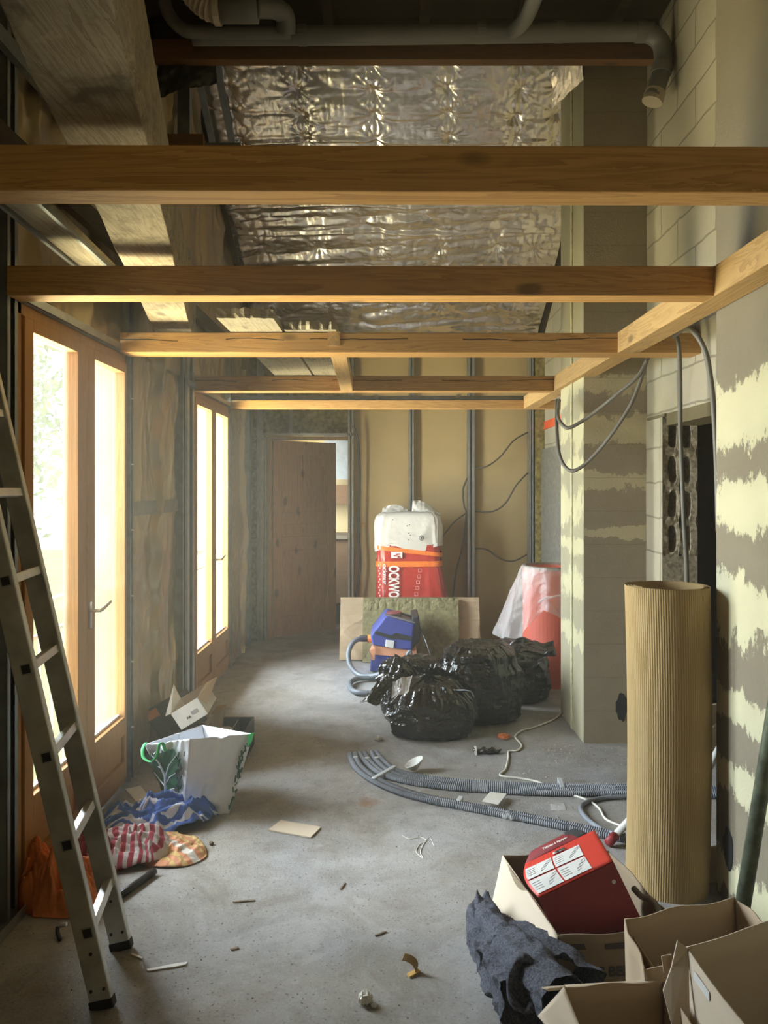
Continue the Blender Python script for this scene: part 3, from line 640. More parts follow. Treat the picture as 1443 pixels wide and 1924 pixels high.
# steel channels above the far beam
tag(MB().box(-1.40, 6.80, ZB + .075, 1.2, 6.802, ZB + .125).box(-1.40, 6.76, ZB + .075, 1.2, 6.80, ZB + .077).box(-1.40, 6.76, ZB + .123, 1.2, 6.80, ZB + .125).build('steel_channel', M['steel']), 'galvanised steel channel lying above the farthest beam', 'channel')
for x, dx, lb in ((-.14, 0, 'upright steel clip in the channel above the farthest beam'), (.54, .05, 'leaning steel clip in the channel above the farthest beam')):
    tag(MB().obox((x, 6.72, ZB + .075), (.045, 0, 0), (0, .03, 0), (dx, 0, .06)).build('channel_clip', M['plank']), lb, 'clip')
# big old timber, rough planks
yA, yB = 1.15, 4.45
def tl(y, e): return Vector(((-.211 - (.0 if e else 0)) * (y - 0), y, 0))
L0, L1 = F(0, 10 + 1830 + 0 if False else 1924), None
def tb(px, py, dz): d = FPX * dz / (CY - py); return ((px - CX) / FPX * d, d, CAMZ + dz)
dzt = .85; NT = 40
mb = MB(); ring = []
for k in range(NT + 1):
    t_ = k / NT; y = yA + (yB - yA) * t_
    py = CY - FPX * dzt / y; xl = (0 + .475 * (py - 10) - CX) / FPX * y; xr = (210 + .239 * py - CX) / FPX * y
    w1 = .002 * math.sin(k * .9) + random.uniform(-.0015, .0015); w2 = .002 * math.cos(k * .7) + random.uniform(-.0015, .0015)
    ring.append([(xl + w1, y, CAMZ + dzt + .004*math.sin(k)), (xr + w2, y, CAMZ + dzt + .004*math.cos(k*1.3)), (xr + w2 + .012, y, CAMZ + dzt + .03), (xr + .015, y, CAMZ + dzt + .24), (xl, y, CAMZ + dzt + .24), (xl + w1 - .01, y, CAMZ + dzt + .02)])
A = np.array(ring); mb.grid(A, wrap_u=True); mb.f.append(tuple(range(6))); mb.f.append(tuple(NT*6 + i for i in range(6)))
tag(mb.build('old_timber', M['old'], bevel=.002), 'massive weathered old timber running into the left wall above the beams', 'timber')
pl = thing('soffit_plank', 'pale grainy plank between steel channels above the beams, beside the left wall', 'plank', (-1.18, 2.4, CAMZ + .88))
mb = MB().hexa([(-1.17, 1.6, 2.47), (-1.045, 1.6, 2.47), (-1.15, 3.4, 2.47), (-1.27, 3.4, 2.47)], [(-1.17, 1.6, 2.50), (-1.045, 1.6, 2.50), (-1.15, 3.4, 2.50), (-1.27, 3.4, 2.50)]); mb.build('board', M['plank'], pl)
for dx, nm in ((-.125, 'edge_channel'), (.004, 'edge_channel')):
    a = Vector((-1.055 + dx, 1.6, 2.468)); b = Vector((-1.155 + dx, 3.4, 2.468)); MB().bar(a, b, .014, .02).build(nm, M['steel_d'], pl)
MB
def rough_plank(x0, x1, y0, y1, z, lb, skew=0, seed=1):
    g = random.Random(seed); n = 12; top = []; 
    mb = MB(); front_b = [(x0 + (x1 - x0) * i / n, y0 + g.uniform(-.012, .012), z) for i in range(n + 1)]
    front_t = [(x, y + g.uniform(-.01, .01), z + .045 + g.uniform(-.008, .004)) for x, y, _ in front_b]
    A = np.array([[(x + skew*(y1 - y0), y1, z + .045) for x, _, _ in front_b], front_t, [(x, (y+yy)/2 + g.uniform(-.01, .01), z + .022) for (x, y, _), (_, yy, _) in zip(front_b, front_t)], front_b, [(x + skew*(y1 - y0), y1, z) for x, _, _ in front_b]])
    mb.grid(A); mb.add([A[0, 0], A[1, 0], A[3, 0], A[4, 0]], [(0, 1, 2, 3)]); mb.add([A[0, -1], A[1, -1], A[3, -1], A[4, -1]], [(0, 1, 2, 3)])
    return tag(mb.build('rough_plank', M['plank']), lb, 'plank', None)
rough_plank(-.81, -.545, 3.60, 5.9, ZB + .108, 'rough sawn plank jutting out over the third beam', 0, 3)
rough_plank(-.53, -.27, 3.86, 5.9, ZB + .108, 'rough sawn plank beside the jutting one, ending on the third beam', 0, 5)
# upper front edge beam, pipes
tag(MB().box(-1.38, 4.48, 4.07, 1.575, 4.55, 4.19).build('edge_board', M['trim_wood'], bevel=.003), 'brown board across the room at the top edge of the silver foil', 'board')
tag(MB().box(-1.38, 4.50, 4.19, 1.575, 4.555, 4.32).build('edge_board', M['dark_wood']), 'dark fascia just above the brown board under the pipes', 'board')
for k, xx in enumerate((-1.0, -.35, .2, .75, 1.3)):
    tag(MB().box(xx - .03, 2.6, 4.24, xx + .03, 4.5, 4.32).build('deck_joist', M['dark_wood']), ['joist under the dark deck beside the old timber', 'joist under the dark deck above the beige pipe elbow', 'joist under the dark deck at mid width', 'joist under the dark deck above the slanting pipe', 'joist under the dark deck above the pipe drop'][k], 'joist', 'joists under the dark deck')
pr = thing('drain_pipe', 'long grey drain pipe across the ceiling turning down beside the right wall', 'pipe', (0, 4.3, 4.1))
mp = MB().tube(spline([P(362, 68, 4.3), P(700, 66, 4.3), P(1180, 60, 4.3), P(1215, 62, 4.3), P(1240, 78, 4.3), P(1246, 110, 4.3), P(1240, 145, 4.28), P(1226, 185, 4.26)], 8), .05, 18).build('pipe_run', M['pvc'], pr, smooth=True)
for px, py in ((560, 66), (895, 62), (1042, 60), (1195, 60)):
    p_ = P(px, py, 4.3); MB().tube([p_, p_ + Vector((.05, 0, 0))], .056, 18).build('pipe_collar', M['pvc'], mp, smooth=False)
MB().tube([P(1245, 122, 4.28), P(1242, 138, 4.28)], .057, 18).build('pipe_collar', M['pvc'], mp); MB().tube([P(1232, 172, 4.27), P(1225, 192, 4.27)], .057, 18).build('pipe_collar', M['pvc_beige'], mp)
MB().tube(spline([P(960, 62, 4.3), P(985, 40, 4.1), P(1003, 0, 3.9), P(1015, -40, 3.8)], 6), .04, 14).build('branch_pipe', M['pvc'], pr, smooth=True)
MB().tube(spline([P(305, -20, 4.2), P(315, 22, 4.2), P(340, 52, 4.2), P(375, 60, 4.2), P(545, 60, 4.2)], 8), .035, 14).build('feed_pipe', M['pvc'], pr, smooth=True)
el = thing('pipe_elbow', 'ribbed beige pipe connector hanging at the top above the drain pipe', 'pipe', (-1.0, 4.0, 4.2))
pts = spline([P(352, -30, 4.0), P(368, -6, 4.0), P(392, 14, 4.0), P(412, 18, 4.0)], 10)
MB().tube(pts, [.062 + .005 * (i % 3 == 0) for i in range(len(pts))], 20).build('ribbed_elbow', M['pvc_beige'], el)
MB().tube([P(402, 18, 4.0), P(414, 18, 4.0)], .076, 20).build('elbow_collar', M['pvc_beige'], el)
MB().tube(spline([P(412, 18, 4.0), P(484, 18, 4.0)], 3), .066, 20).build('pipe_sleeve', M['pvc'], el, smooth=True)
MB().tube(spline([P(480, 14, 4.0), P(515, 16, 4.05), P(535, 30, 4.1), P(537, 62, 4.15)], 8), .052, 18).build('grey_bend', M['pvc'], el, smooth=True)

# ============================================================ far wall: studs, door, cables
for i, (px, w, lb) in enumerate(((773, .055, 'steel stud on the tan board above the red and white wool packet'), (885, .075, 'wide steel stud on the tan board, second from the door'), (996.5, .04, 'steel stud on the near side of the wool strip'), (1024, .04, 'steel stud on the pillar side of the wool strip'))):
    x = (px - CX) / FPX * 7.93
    studt('wall_stud', x - w/2, 7.93 if i < 2 else 7.86, x + w/2, 8.0, 0, 3.0, lb, axis='y', m='steel', group=None)
x = (659 - CX) / FPX * 7.9
studt('wall_stud', x - .03, 7.90, x + .03, 7.99, 0, 3.0, 'bright steel stud at the hinge-free side of the brown door', axis='y')
studt('wall_stud', -1.36, 7.88, -1.30, 7.94, 0, 3.0, 'steel stud with screw heads in the far left corner beside the door', axis='y', m='steel')
studt('wall_stud', -1.285, 7.9, -1.262, 7.97, 0, 2.1, 'narrow steel stud against the brown door frame', axis='y', m='steel')
tag(MB().box(-1.37, 7.90, 2.115, -.37, 7.96, 2.14).build('door_head_track', M['steel']), 'steel track across the head of the brown door', 'track')
studt('wall_stud', -1.035, 7.92, -1.005, 7.97, 2.14, 3.0, 'short steel stud above the brown door', axis='y', m='steel')
o = tag(MB().box((1002 - CX)/FPX*7.96, 7.85, 0, (1021 - CX)/FPX*7.96, 7.95, 3.0).build('wool_strip', M['wool']), 'upright strip of yellow-brown mineral wool between two studs', 'insulation')
t = MB().box((1030-CX)/FPX*7.3, 7.28, CAMZ - (800-CY)/FPX*-7.3*-1 if False else 2.15, 1.58, 7.30, 2.24)
tag(MB().box(1.575, 6.9, 2.17, 1.584, 7.9, 2.25).build('paint_mark', M['orange_paint']), 'splash of orange paint on the wall beside the pale pillar', 'paint')
tag(MB().box(1.55, 6.4, 0, 1.584, 7.85, 1.97).build('dark_board', M['block']), 'dark grey board standing behind the red roll', 'panel')
# door
dr = bpy.data.objects.new('door_4', None); COL.objects.link(dr); dr.location = (-.83, 7.98, 0); dr['kind'] = 'structure'
MB().box(-1.262, 7.93, 0, -1.222, 8.05, 2.11).box(-.425, 7.93, 0, -.39, 8.05, 2.11).box(-1.262, 7.93, 2.075, -.39, 8.05, 2.11).build('door_frame', M['pine_frame'], dr, bevel=.003)
ang = R(36); hx, hy = -1.222, 8.02; ux, uy = math.cos(ang), math.sin(ang); nxd, nyd = uy, -ux
def dbox(mb, a, b, z0, z1, t0, t1):
    q = lambda s, t: (hx + ux*s + nxd*t, hy + uy*s + nyd*t)
    c = [q(a, t0), q(b, t0), q(b, t1), q(a, t1)]
    mb.hexa([(x, y, z0) for x, y in c], [(x, y, z1) for x, y in c]); return mb
wd = .77
lf = dbox(MB(), 0, wd, .02, 2.07, -.02, 0.006); 
for a, b, z0, z1 in ((0, .10, .02, 2.07), (wd-.10, wd, .02, 2.07), (.10, wd-.10, 1.93, 2.07), (.10, wd-.10, .02, .22), (.10, wd-.10, .96, 1.06), (.10, wd-.10, 1.22, 1.32), (.355, .415, 1.32, 1.93)):
    dbox(lf, a, b, z0, z1, .006, .018)
leafo = lf.build('door_leaf', M['pine_door'], dr, bevel=.002)
pn = MB()
for a, b, z0, z1 in ((.14, .32, 1.36, 1.89), (.45, .63, 1.36, 1.89), (.14, .63, 1.09, 1.19), (.14, .63, .27, .92)): dbox(pn, a, b, z0, z1, .006, .013)
pn.build('door_panel', M['pine_door'], leafo, bevel=.003)
# things in the room behind
tag(MB().box(-.9, 10.2, .9, .4, 10.9, .95).build('worktop', M['card_d']), 'pale worktop seen through the gap of the open brown door', 'worktop')
b_ = thing('plaster_bucket', 'white bucket on the floor seen through the gap of the open door', 'bucket', (-.64, 9.0, 0))
MB().lathe([(.08, 0), (.10, .2), (.105, .2), (.105, .215), (.095, .215)], (-.64, 9.0, 0), 20, False).build('bucket_body', M['render'], b_, smooth=True)
tag(MB().box(-.9, 10.6, 1.7, .4, 10.64, 2.35).build('steel_sheet', M['steel']), 'pale sheet of steel seen through the gap above the open door edge', 'sheet')

def cable(pts, r, m, label, name='cable', n=10, group=None, seg=8):
    return tag(MB().tube(spline(pts, n), r, seg).build(name, M[m], smooth=True), label, 'cable', group)
D_ = 7.90
for k, (pp, r, lb) in enumerate((
    ([(893, 880), (915, 876), (940, 858), (965, 828), (992, 812)], .008, 'wall cable curving between two studs on the tan board, topmost of three'),
    ([(893, 960), (925, 961), (950, 945), (970, 912), (992, 888)], .008, 'wall cable curving between two studs on the tan board, middle of three'),
    ([(893, 1031), (915, 1033), (940, 1050), (965, 1054), (990, 1042)], .008, 'wall cable curving between two studs on the tan board, lowest of three'),
    ([(880, 895), (870, 920), (872, 950), (876, 968), (868, 1030), (856, 1080), (850, 1130)], .009, 'cable hanging down behind the wool packet beside the wide stud'),
    ([(876, 964), (855, 980), (838, 1000), (826, 1016)], .008, 'cable slanting down from the wide stud to the wool packet'))):
    cable([P(a, b, D_ if 0 < i < len(pp) - 1 else D_ + .05) for i, (a, b) in enumerate(pp)], r, 'cable_d', lb, 'wall_cable')
cable([P(664, 800, 7.85), P(673, 830, 7.88), P(676, 900, 7.9), P(674, 1000, 7.9), P(677, 1060, 7.9), P(668, 1130, 7.9)], .012, 'cable_k', 'black cable running down beside the brown door frame', 'wall_cable')
sk = thing('cable_socket', 'small orange socket ring on the tan board beside the black cable', 'socket', P(681, 986, 7.95))
c = P(681, 986, 7.98)
MB().tube([c, c + Vector((0, -.04, 0))], .022, 12).build('socket_ring', M['yellow'], sk)
for a_ in range(6):
    q_ = c + Vector((.03*math.cos(a_*1.047), -.03, .03*math.sin(a_*1.047))); MB().tube([c + Vector((0, -.03, 0)), q_], .005, 6).build('socket_claw', M['orange_pl'], sk)
# grey cables hanging on the right
cable([P(1051, 752, 4.9), P(1048, 780, 4.6), P(1057, 798, 4.5), P(1072, 803, 4.45), P(1110, 780, 4.4), P(1160, 740, 4.25), P(1200, 705, 4.15), P(1222, 662, 4.12)], .011, 'cable', 'upper grey cable loop hanging in front of the pale pillar', 'grey_cable')
cable([P(1046, 752, 4.92), P(1046, 800, 4.65), P(1050, 850, 4.55), P(1062, 877, 4.5), P(1080, 884, 4.45), P(1110, 862, 4.4), P(1150, 815, 4.3), P(1190, 750, 4.2), P(1216, 675, 4.12)], .011, 'cable', 'lower and longer grey cable loop hanging in front of the pale pillar', 'grey_cable')
cable([P(1266, 628, 3.86), P(1275, 645, 3.82), P(1278, 720, 3.8), P(1278, 800, 3.8), P(1281, 880, 3.8), P(1285, 980, 3.75), P(1290, 1060, 3.6), P(1291, 1120, 3.4)], .011, 'cable', 'straight grey cable hanging past the hollow blocks into the card roll', 'grey_cable')
cable([P(1266, 632, 3.86), P(1285, 618, 3.6), P(1305, 625, 3.45), P(1325, 660, 3.4), P(1335, 710, 3.38), P(1341, 770, 3.36), P(1346, 860, 3.36), P(1350, 1000, 3.36)], .012, 'cable', 'thick grey cable arching over towards the near pillar', 'grey_cable')

# ============================================================ far end objects
def bump_grid(o, u, v, n, m, fn):
    """a rectangle o + u*s + v*t pushed by fn(s, t) along its normal"""
    o, u, v = map(lambda q: np.array(q, float), (o, u, v)); nn = np.cross(u, v); nn = nn / np.linalg.norm(nn)
    S, T = np.meshgrid(np.linspace(0, 1, m), np.linspace(0, 1, n))
    return o + S[..., None]*u + T[..., None]*v + fn(S, T)[..., None]*nn, S, T
# packet of mineral wool: red and white film, orange straps
wp = thing('wool_packet', 'tall packet of mineral wool in red film with a white top and orange straps', 'packet', (.18, 7.5, 0))
seg = 120
def ring_pts(z, w, d, cx, cyy, amp, seed):
    a = np.linspace(0, 2*np.pi, seg, endpoint=False); c, s = np.cos(a), np.sin(a)
    x = np.sign(c)*np.abs(c)**.35 * w/2; y = np.sign(s)*np.abs(s)**.35 * d/2
    k = 1 + amp * (ridge(c*3 + 5, s*3, z*2.2, seed) - .4)
    return np.stack([cx + x*k, cyy + y*k, np.full(seg, z)], -1)
X0p, X1p = (707-CX)/FPX*7.35, (845-CX)/FPX*7.35
rows = []
for z in np.linspace(0, 1.03, 60):
    t_ = z / 1.03; xl = X0p + .005*t_; xr = X1p - .085 * min(1, max(0, (t_-.45)/.4)) + .0
    r_ = ring_pts(z, xr - xl, .42, (xl + xr)/2, 7.58, .05, 61); r_[:, 1] -= .022*(ridge((r_[:, 0] - X1p + .25)*14*(.35 + .65*t_), np.full(seg, z*1.5), 0, 66) - .4)*(r_[:, 1] < 7.5)*min(1, (1 - t_)*3 + .3); rows.append(r_)
MB().grid(np.array(rows), wrap_u=True).build('red_wrap', M['red_film'], wp, smooth=True)
rows = []
for z in np.linspace(.99, 1.30, 34):
    t_ = (z - .99)/.31; f_ = 1 - .10*max(0, t_-.55)**2*4; xl, xr = X0p - .01, X1p - .075 + .0
    r_ = ring_pts(z, (xr - xl + .02)*f_, .42*f_, (xl + xr)/2, 7.58, .09, 62)
    r_[:, 2] += .03*np.sin(r_[:, 0]*14 + 1)*(t_ < .1); rows.append(r_)
top = rows[-1]; c_ = top.mean(0)
for f_, dz in ((.9, .02), (.6, .035), (.3, .03), (.02, .03)):
    rr = c_ + (top - c_)*f_; rr[:, 2] = 1.30 + dz + .02*ridge(rr[:, 0]*9, rr[:, 1]*9, 0, 63); rows.append(rr)
wt = MB().grid(np.array(rows), wrap_u=True).build('white_wrap', M['white_film'], wp, smooth=True)
for (px0, px1, py0, py1, s_) in ((715, 765, 948, 972, 64), (772, 826, 940, 974, 65)):
    a, b = P(px0, py1, 7.45), P(px1, py0, 7.5); w_ = b.x - a.x; h_ = b.z - a.z + .02
    S, T = np.meshgrid(np.linspace(0, 1, 24), np.linspace(0, 1, 14))
    A = np.stack([a.x + w_*S + .02*T, 7.42 + .10*T + .05*ridge(S*4, T*3, 0, s_), a.z - .02 + h_*T*(.55 + .45*np.sin(np.pi*S*.8 + .5 + (s_ == 65)*.7)) ], -1)
    MB().grid(A).build('film_ear', M['white_film'], wt, smooth=True, solid=.002)
def strap(z0, z1, w, nm='strap'):
    rows = []
    for h_ in (-w/2, w/2):
        r_ = ring_pts(1.0, X1p - .068 - X0p + .014, .44, (X0p + X1p - .07)/2, 7.58, .0, 1); t_ = (r_[:, 0] - X0p)/(X1p - X0p); r_[:, 2] = z0 + (z1 - z0)*t_ + h_; rows.append(r_)
    MB().grid(np.array(rows), wrap_u=True).build(nm, M['orange'], wp, solid=.004)
strap(1.005, .925, .04); strap(.845, .850, .052)
def wt_txt(body, px, py, size, mat='white_ink', sq=1.0, d=7.345):
    text('lettering', body, size, P(px, py, d), (0, 0, -1), (1, 0, 0), M[mat], wp, sq)
text('lettering', 'OCKWOOL', .135, P(731, 1063, 7.345), (0, 0, -1), (1, 0, 0), M['white_ink'], wp, .56, bold=.035); wt_txt('ockmur', 719, 1060, .062)
MB().box(*P(735, 1048, 7.35)[:2], .905, *[P(756, 1048, 7.345)[0], 7.347], .965).build('square_logo', M['white_ink'], wp)
c = P(745, 1042, 7.342); MB().box(c.x - .028, 7.338, .925, c.x + .0, 7.342, .935).box(c.x + .01, 7.338, .91, c.x + .03, 7.342, .925).box(c.x-.005, 7.338, .94, c.x + .03, 7.342, .95).build('logo_mark', M['red_film'], wp)
c = P(792, 1011, 7.34)
MB().tube([Vector((c.x + .022*math.cos(a), 7.345, c.z + .022*math.sin(a))) for a in np.linspace(0, 6.283, 20)], .003, 6).box(c.x-.008, 7.343, c.z-.008, c.x + .003, 7.346, c.z + .009).build('round_mark', M['ink'], wp)
for k in range(6):
    c = P(789 - k*1.7, 1072 + k*11, 7.34); MB().tube([c + Vector((-.015, 0, -.015)), c + Vector((.015, 0, -.015)), c + Vector((.015, 0, .015)), c + Vector((-.015, 0, .015)), c + Vector((-.015, 0, -.015))], .0015, 4).build('pictogram', M['white_ink'], wp)
for k, (px, py) in enumerate(((769, 986), (765, 988), (768, 1002), (771, 1006), (768, 1014), (738, 977))):
    c = P(px, py, 7.338); MB().box(c.x - .006, 7.335, c.z - .004, c.x + .006, 7.345, c.z + .004).build('printed_mark', M['ink'], wt)
for k, (px, py, s_) in enumerate(((722, 1088, 0),)):
    for j in range(12):
        c = P(712 + (j % 2)*2, 1062 + j*5.2, 7.342); MB().box(c.x - .006, 7.34, c.z - .008, c.x + .004, 7.343, c.z + .006).build('fine_print', M['white_ink'], wp)
# boards leaning against the packet
def leaning(name, x0, x1, ybot, ytop, h, th, mat, lb, cat, fn=None, n=60, m=120):
    fn = fn or (lambda S, T: 0*S)
    A, S, T = bump_grid((x0, ybot, 0.004), (x1 - x0, 0, 0), (0, ytop - ybot, h), n, m, fn)
    B = A + np.array([0, th, 0]) - (A - A)  # back face
    mb = MB(); mb.grid(A); B = np.broadcast_to(np.array([0, th, 0]), A.shape) + np.stack([x0 + (x1-x0)*S, ybot + (ytop-ybot)*T, .004 + h*T], -1)
    mb.grid(B[:, ::-1])
    for E, G in ((A[0], B[0]), (B[-1], A[-1]), (B[:, 0], A[:, 0]), (A[:, -1], B[:, -1])): mb.grid(np.stack([G, E], 0))
    return tag(mb.build(name, M[mat], smooth=False), lb, cat)
xa, xb = (637-CX)/FPX*6.97, (904-CX)/FPX*7.0
leaning('insulation_board', xa, xb, 7.02, 7.19, .545, .04, 'kraft', 'wide brown paper-faced insulation board leaning on the wool packet', 'board', lambda S, T: .022*ridge(S*5 + fbm(T*2, S*3, 0, 71)*1.5, T*2.2, 0, 70) + .01*ridge(S*2, T*7, 0, 72))
xa, xb = (681-CX)/FPX*6.92, (864-CX)/FPX*6.92
leaning('insulation_board', xa, xb, 6.93, 7.10, .555, .045, 'wool_g', 'olive mineral wool slab leaning in front of the brown paper-faced board', 'board', lambda S, T: -.018*ridge(S*14, T*8, 0, 75)*(T > .8) + .012*fbm(S*20, T*10, 0, 76))
# ---- vacuum cleaner
vc = thing('vacuum_cleaner', 'blue workshop vacuum cleaner with a grey hose and peach tape around its waist', 'vacuum cleaner', F(745, 1262))
VY = 6.55; s_ = FPX / VY
def VP_(px, py, y): return P(px, py, y)
def slabq(pxs, y0, y1, mat, nm, par, bev=.012):
    """front outline (px) given depth y0..y1"""
    fr = [P(a, b, VY) for a, b in pxs]; fr = [Vector((p.x, y0, p.z)) for p in fr]; k = len(fr)
    mb = MB(); mb.add(fr + [Vector((p.x, y1, p.z)) for p in fr], [tuple(range(k)), tuple(range(k, 2*k))[::-1]] + [((i+1) % k, i, i + k, (i+1) % k + k) for i in range(k)])
    return mb.build(nm, M[mat], par, bevel=bev)
z0v = 918 + FPX*1.57/VY
low = slabq([(697, 1228), (783, 1232), (781, z0v - 2), (695, z0v - 2)], VY, VY + .40, 'blue', 'tank', vc)
slabq([(699, 1212), (783, 1223), (783, 1236), (699, 1230)], VY - .004, VY + .405, 'tape_o', 'waist_tape', vc, .003)
hd = slabq([(696, 1193), (722, 1159), (727, 1156), (779, 1172), (774, 1222), (700, 1212)], VY - .02, VY + .40, 'blue', 'motor_head', vc, .015)
slabq([(704, 1184), (735, 1193), (744, 1188), (775, 1196), (774, 1203), (744, 1199), (735, 1200), (704, 1190)], VY - .026, VY - .019, 'black_m', 'dark_band', hd, .001)
slabq([(725, 1201), (741, 1203), (739, 1217), (724, 1214)], VY - .03, VY - .019, 'label', 'metal_latch', hd, .003)
slabq([(774, 1160), (787, 1158), (791, 1190), (788, 1205), (773, 1222)], VY + .0, VY + .41, 'black_m', 'rear_housing', hd, .01)
# sloping top with red round and handle
tp_ = MB().panel([P(722, 1157, VY-.015), P(780, 1172, VY-.015), P(788, 1160, VY+.36), P(733, 1150, VY+.36)], (0, 0, 1), .012).build('top_cover', M['grey_pl'], hd, bevel=.004)
c = P(741, 1155, VY + .10); MB().lathe([(.0, 0), (.068, 0), (.068, .008), (.06, .012), (0, .012)], (c.x, c.y, c.z + .014), 24, False).build('round_switch_plate', M['red_pl'], hd, smooth=False)
MB().tube([P(752, 1158, VY + .08), P(755, 1153, VY + .08), P(772, 1158, VY + .08), P(775, 1166, VY + .08)], .009, 8).build('carry_handle', M['black_m'], hd)
pC = P(699, 1198, VY + .1)
hz = MB().tube([P(700, 1200, VY + .1), P(691, 1200, VY + .1)], .034, 16).build('hose_socket', M['orange_pl'], vc)
hs = spline([P(692, 1200, VY+.1), P(678, 1200, VY+.06), P(664, 1207, VY), P(655, 1225, VY - .06), P(658, 1250, VY - .12), P(675, 1268, VY-.2), P(700, 1270, VY-.3), P(722, 1264, VY - .35), P(745, 1258, VY - .45)], 14)
MB().tube(hs, .021, 14).build('hose', M['hose'], vc, smooth=True)
hs = spline([F(748, 1300, .03), F(716, 1276, .03), F(690, 1274, .03), F(668, 1276, .03), F(657, 1285, .03), F(664, 1298, .03), F(690, 1302, .03), F(720, 1300, .03), F(760, 1296, .03)], 14)
MB().tube(hs, .021, 14).build('hose', M['hose'], vc, smooth=True)
MB().tube([P(690, 1200, VY+.1), P(677, 1200, VY+.07)], .026, 14).build('hose_cuff', M['black_m'], vc)
MB().tube(spline([P(762, 1245, VY-.04), P(766, 1228, VY-.04), P(771, 1224, VY-.04), P(773, 1234, VY - .04)], 6), .014, 10).build('grey_catch', M['hose'], vc, smooth=True)
MB().tube(spline([P(787, 1176, VY+.05), P(796, 1195, VY), P(806, 1222, VY-.1), P(814, 1250, VY-.3), P(822, 1280, VY - .5)], 10), .005, 8).build('power_cord', M['cable_k'], vc)
MB().panel([P(699, 1212, VY-.02), P(705, 1218, VY-.03), P(704, 1240, VY-.03), P(698, 1240, VY-.04), P(694, 1222, VY-.03)], (0, -1, 0), .003).build('tape_end', M['tape_o'], vc)
# ---- red roll under clear film
rc = (1.32, 6.25)
rr_ = thing('red_roll', 'upright red foam roll draped in clear plastic behind the pale pillar', 'roll', (rc[0], rc[1], 0))
MB().lathe([(.235, 0.0), (.235, .93), (.225, .935), (.20, .93), (.20, .6), (.0, .6)], (rc[0], rc[1], .0), 48, False).build('roll_body', M['red_roll'], rr_, smooth=False)
MB().lathe([(.236, .925), (.238, .95), (.215, .952), (.205, .925)], (rc[0], rc[1], 0), 48, False).build('felt_rim', M['grey_rim'], rr_)
S, T = np.meshgrid(np.linspace(0, 1, 110), np.linspace(0, 1, 60)); a0 = np.pi*(.55 + 1.02*S)
rad = .243 + T*(.05 + .17*np.exp(-((S - .30)/.25)**2)) + (.028*T)*np.sin(S*38 + 2*fbm(S*4, T*2, 0, 81)) + .012*ridge(S*8, T*5, 0, 82)
zz_ = .945 - T*(.62 - .26*np.clip((S - .5)/.3, 0, 1) + .04*np.sin(S*14)); 
MB().grid(np.stack([rc[0] + rad*np.cos(a0), rc[1] + rad*np.sin(a0), zz_], -1)).build('film_cover', M['clear'], rr_, smooth=True)
MB().tube(spline([P(1010, 1133, 5.97), P(1025, 1124, 5.95), P(1044, 1120, 5.93), P(1052, 1118, 5.93)], 8), [.004]*3 + [.012]*10 + [.008]*12, 10).build('twisted_film', M['clear'], rr_, smooth=True)
# ---- rubbish bags
def sack(c, rx, ry, h, seed, label, knot=None, open_top=False, lean=(0, 0), rot=0, sq=.55, folds=1.0, nu=300, nv=190):
    A_ = np.linspace(0, 2*np.pi, nu, endpoint=False); V = np.linspace(0, 1, nv)
    a, v = np.meshgrid(A_, V); ca, sa = np.cos(a), np.sin(a)
    # profile: flat base, belly, gathered shoulder
    if knot is None: prof = np.clip(np.interp(v, [0, .12, .2, .35, .6, .78, .9, 1], [0, .80, .93, 1.0, .98, .88, .60, .03]), 0, 1); zp = np.interp(v, [0, .12, .2, .35, .6, .78, .9, 1], [0, 0, .05, .25, .65, .88, .98, .93])
    else: prof = np.interp(v, [0, .1, .18, .35, .55, .75, .86, .92, 1], [0, .78, .92, 1.0, .95, .60, .2, .09, .26]); zp = np.interp(v, [0, .1, .18, .35, .55, .75, .86, .92, 1], [0, 0, .05, .27, .58, .83, .93, .97, 1.12])
    k = .90
    sx = np.sign(ca)*np.abs(ca)**k; sy = np.sign(sa)*np.abs(sa)**k
    big0 = fbm(ca*1.6, sa*1.6, zp*2, seed + 21, 2)
    wr = ridge(ca*2.6 + 9 + .8*big0, sa*2.6, zp*2.6 + big0, seed, 5) - .45; hor = ridge(ca*1.2, sa*1.2, zp*7, seed + 3, 3) - .45
    big = fbm(ca*1.1 + 3, sa*1.1, zp*1.3, seed + 7, 2) - .5
    up = np.clip((zp - .3)/.7, 0, 1)
    pl_ = np.sin(a*15 + 6*fbm(ca*2, sa*2, 0, seed + 2) + zp*2)*(.09 if knot else .04)*up**1.3 + np.sin(a*31 + zp*3)*.02*up - .05*np.abs(np.sin(zp*16 + 4*fbm(ca*2, sa*2, zp*2, seed + 31)))*np.clip((zp - .45)/.3, 0, 1)*(0 if knot else 1)
    r = prof*(1 + folds*(.16*wr + .07*hor*(zp > .02) + .22*big + pl_))
    x = rx*r*sx; y = ry*r*sy; z = h*zp + h*.10*folds*(fbm(x*6 + 3, y*6, 0, seed + 4) - .5)*np.clip(zp*4, 0, 1) + h*.05*folds*(ridge(x*16, y*16, 0, seed + 6) - .4)*np.clip(zp*2 - 1, 0, 1)
    x = x + lean[0]*zp*zp; y = y + lean[1]*zp*zp
    z = np.maximum(z, .003)
    cr, sr = math.cos(rot), math.sin(rot)
    G = np.stack([c[0] + x*cr - y*sr, c[1] + x*sr + y*cr, z], -1)
    root = thing('rubbish_bag', label, 'rubbish bag', (c[0], c[1], 0), None)
    MB().grid(G, wrap_u=True).build('bag_body', M['black'], root, smooth=True)
    return root
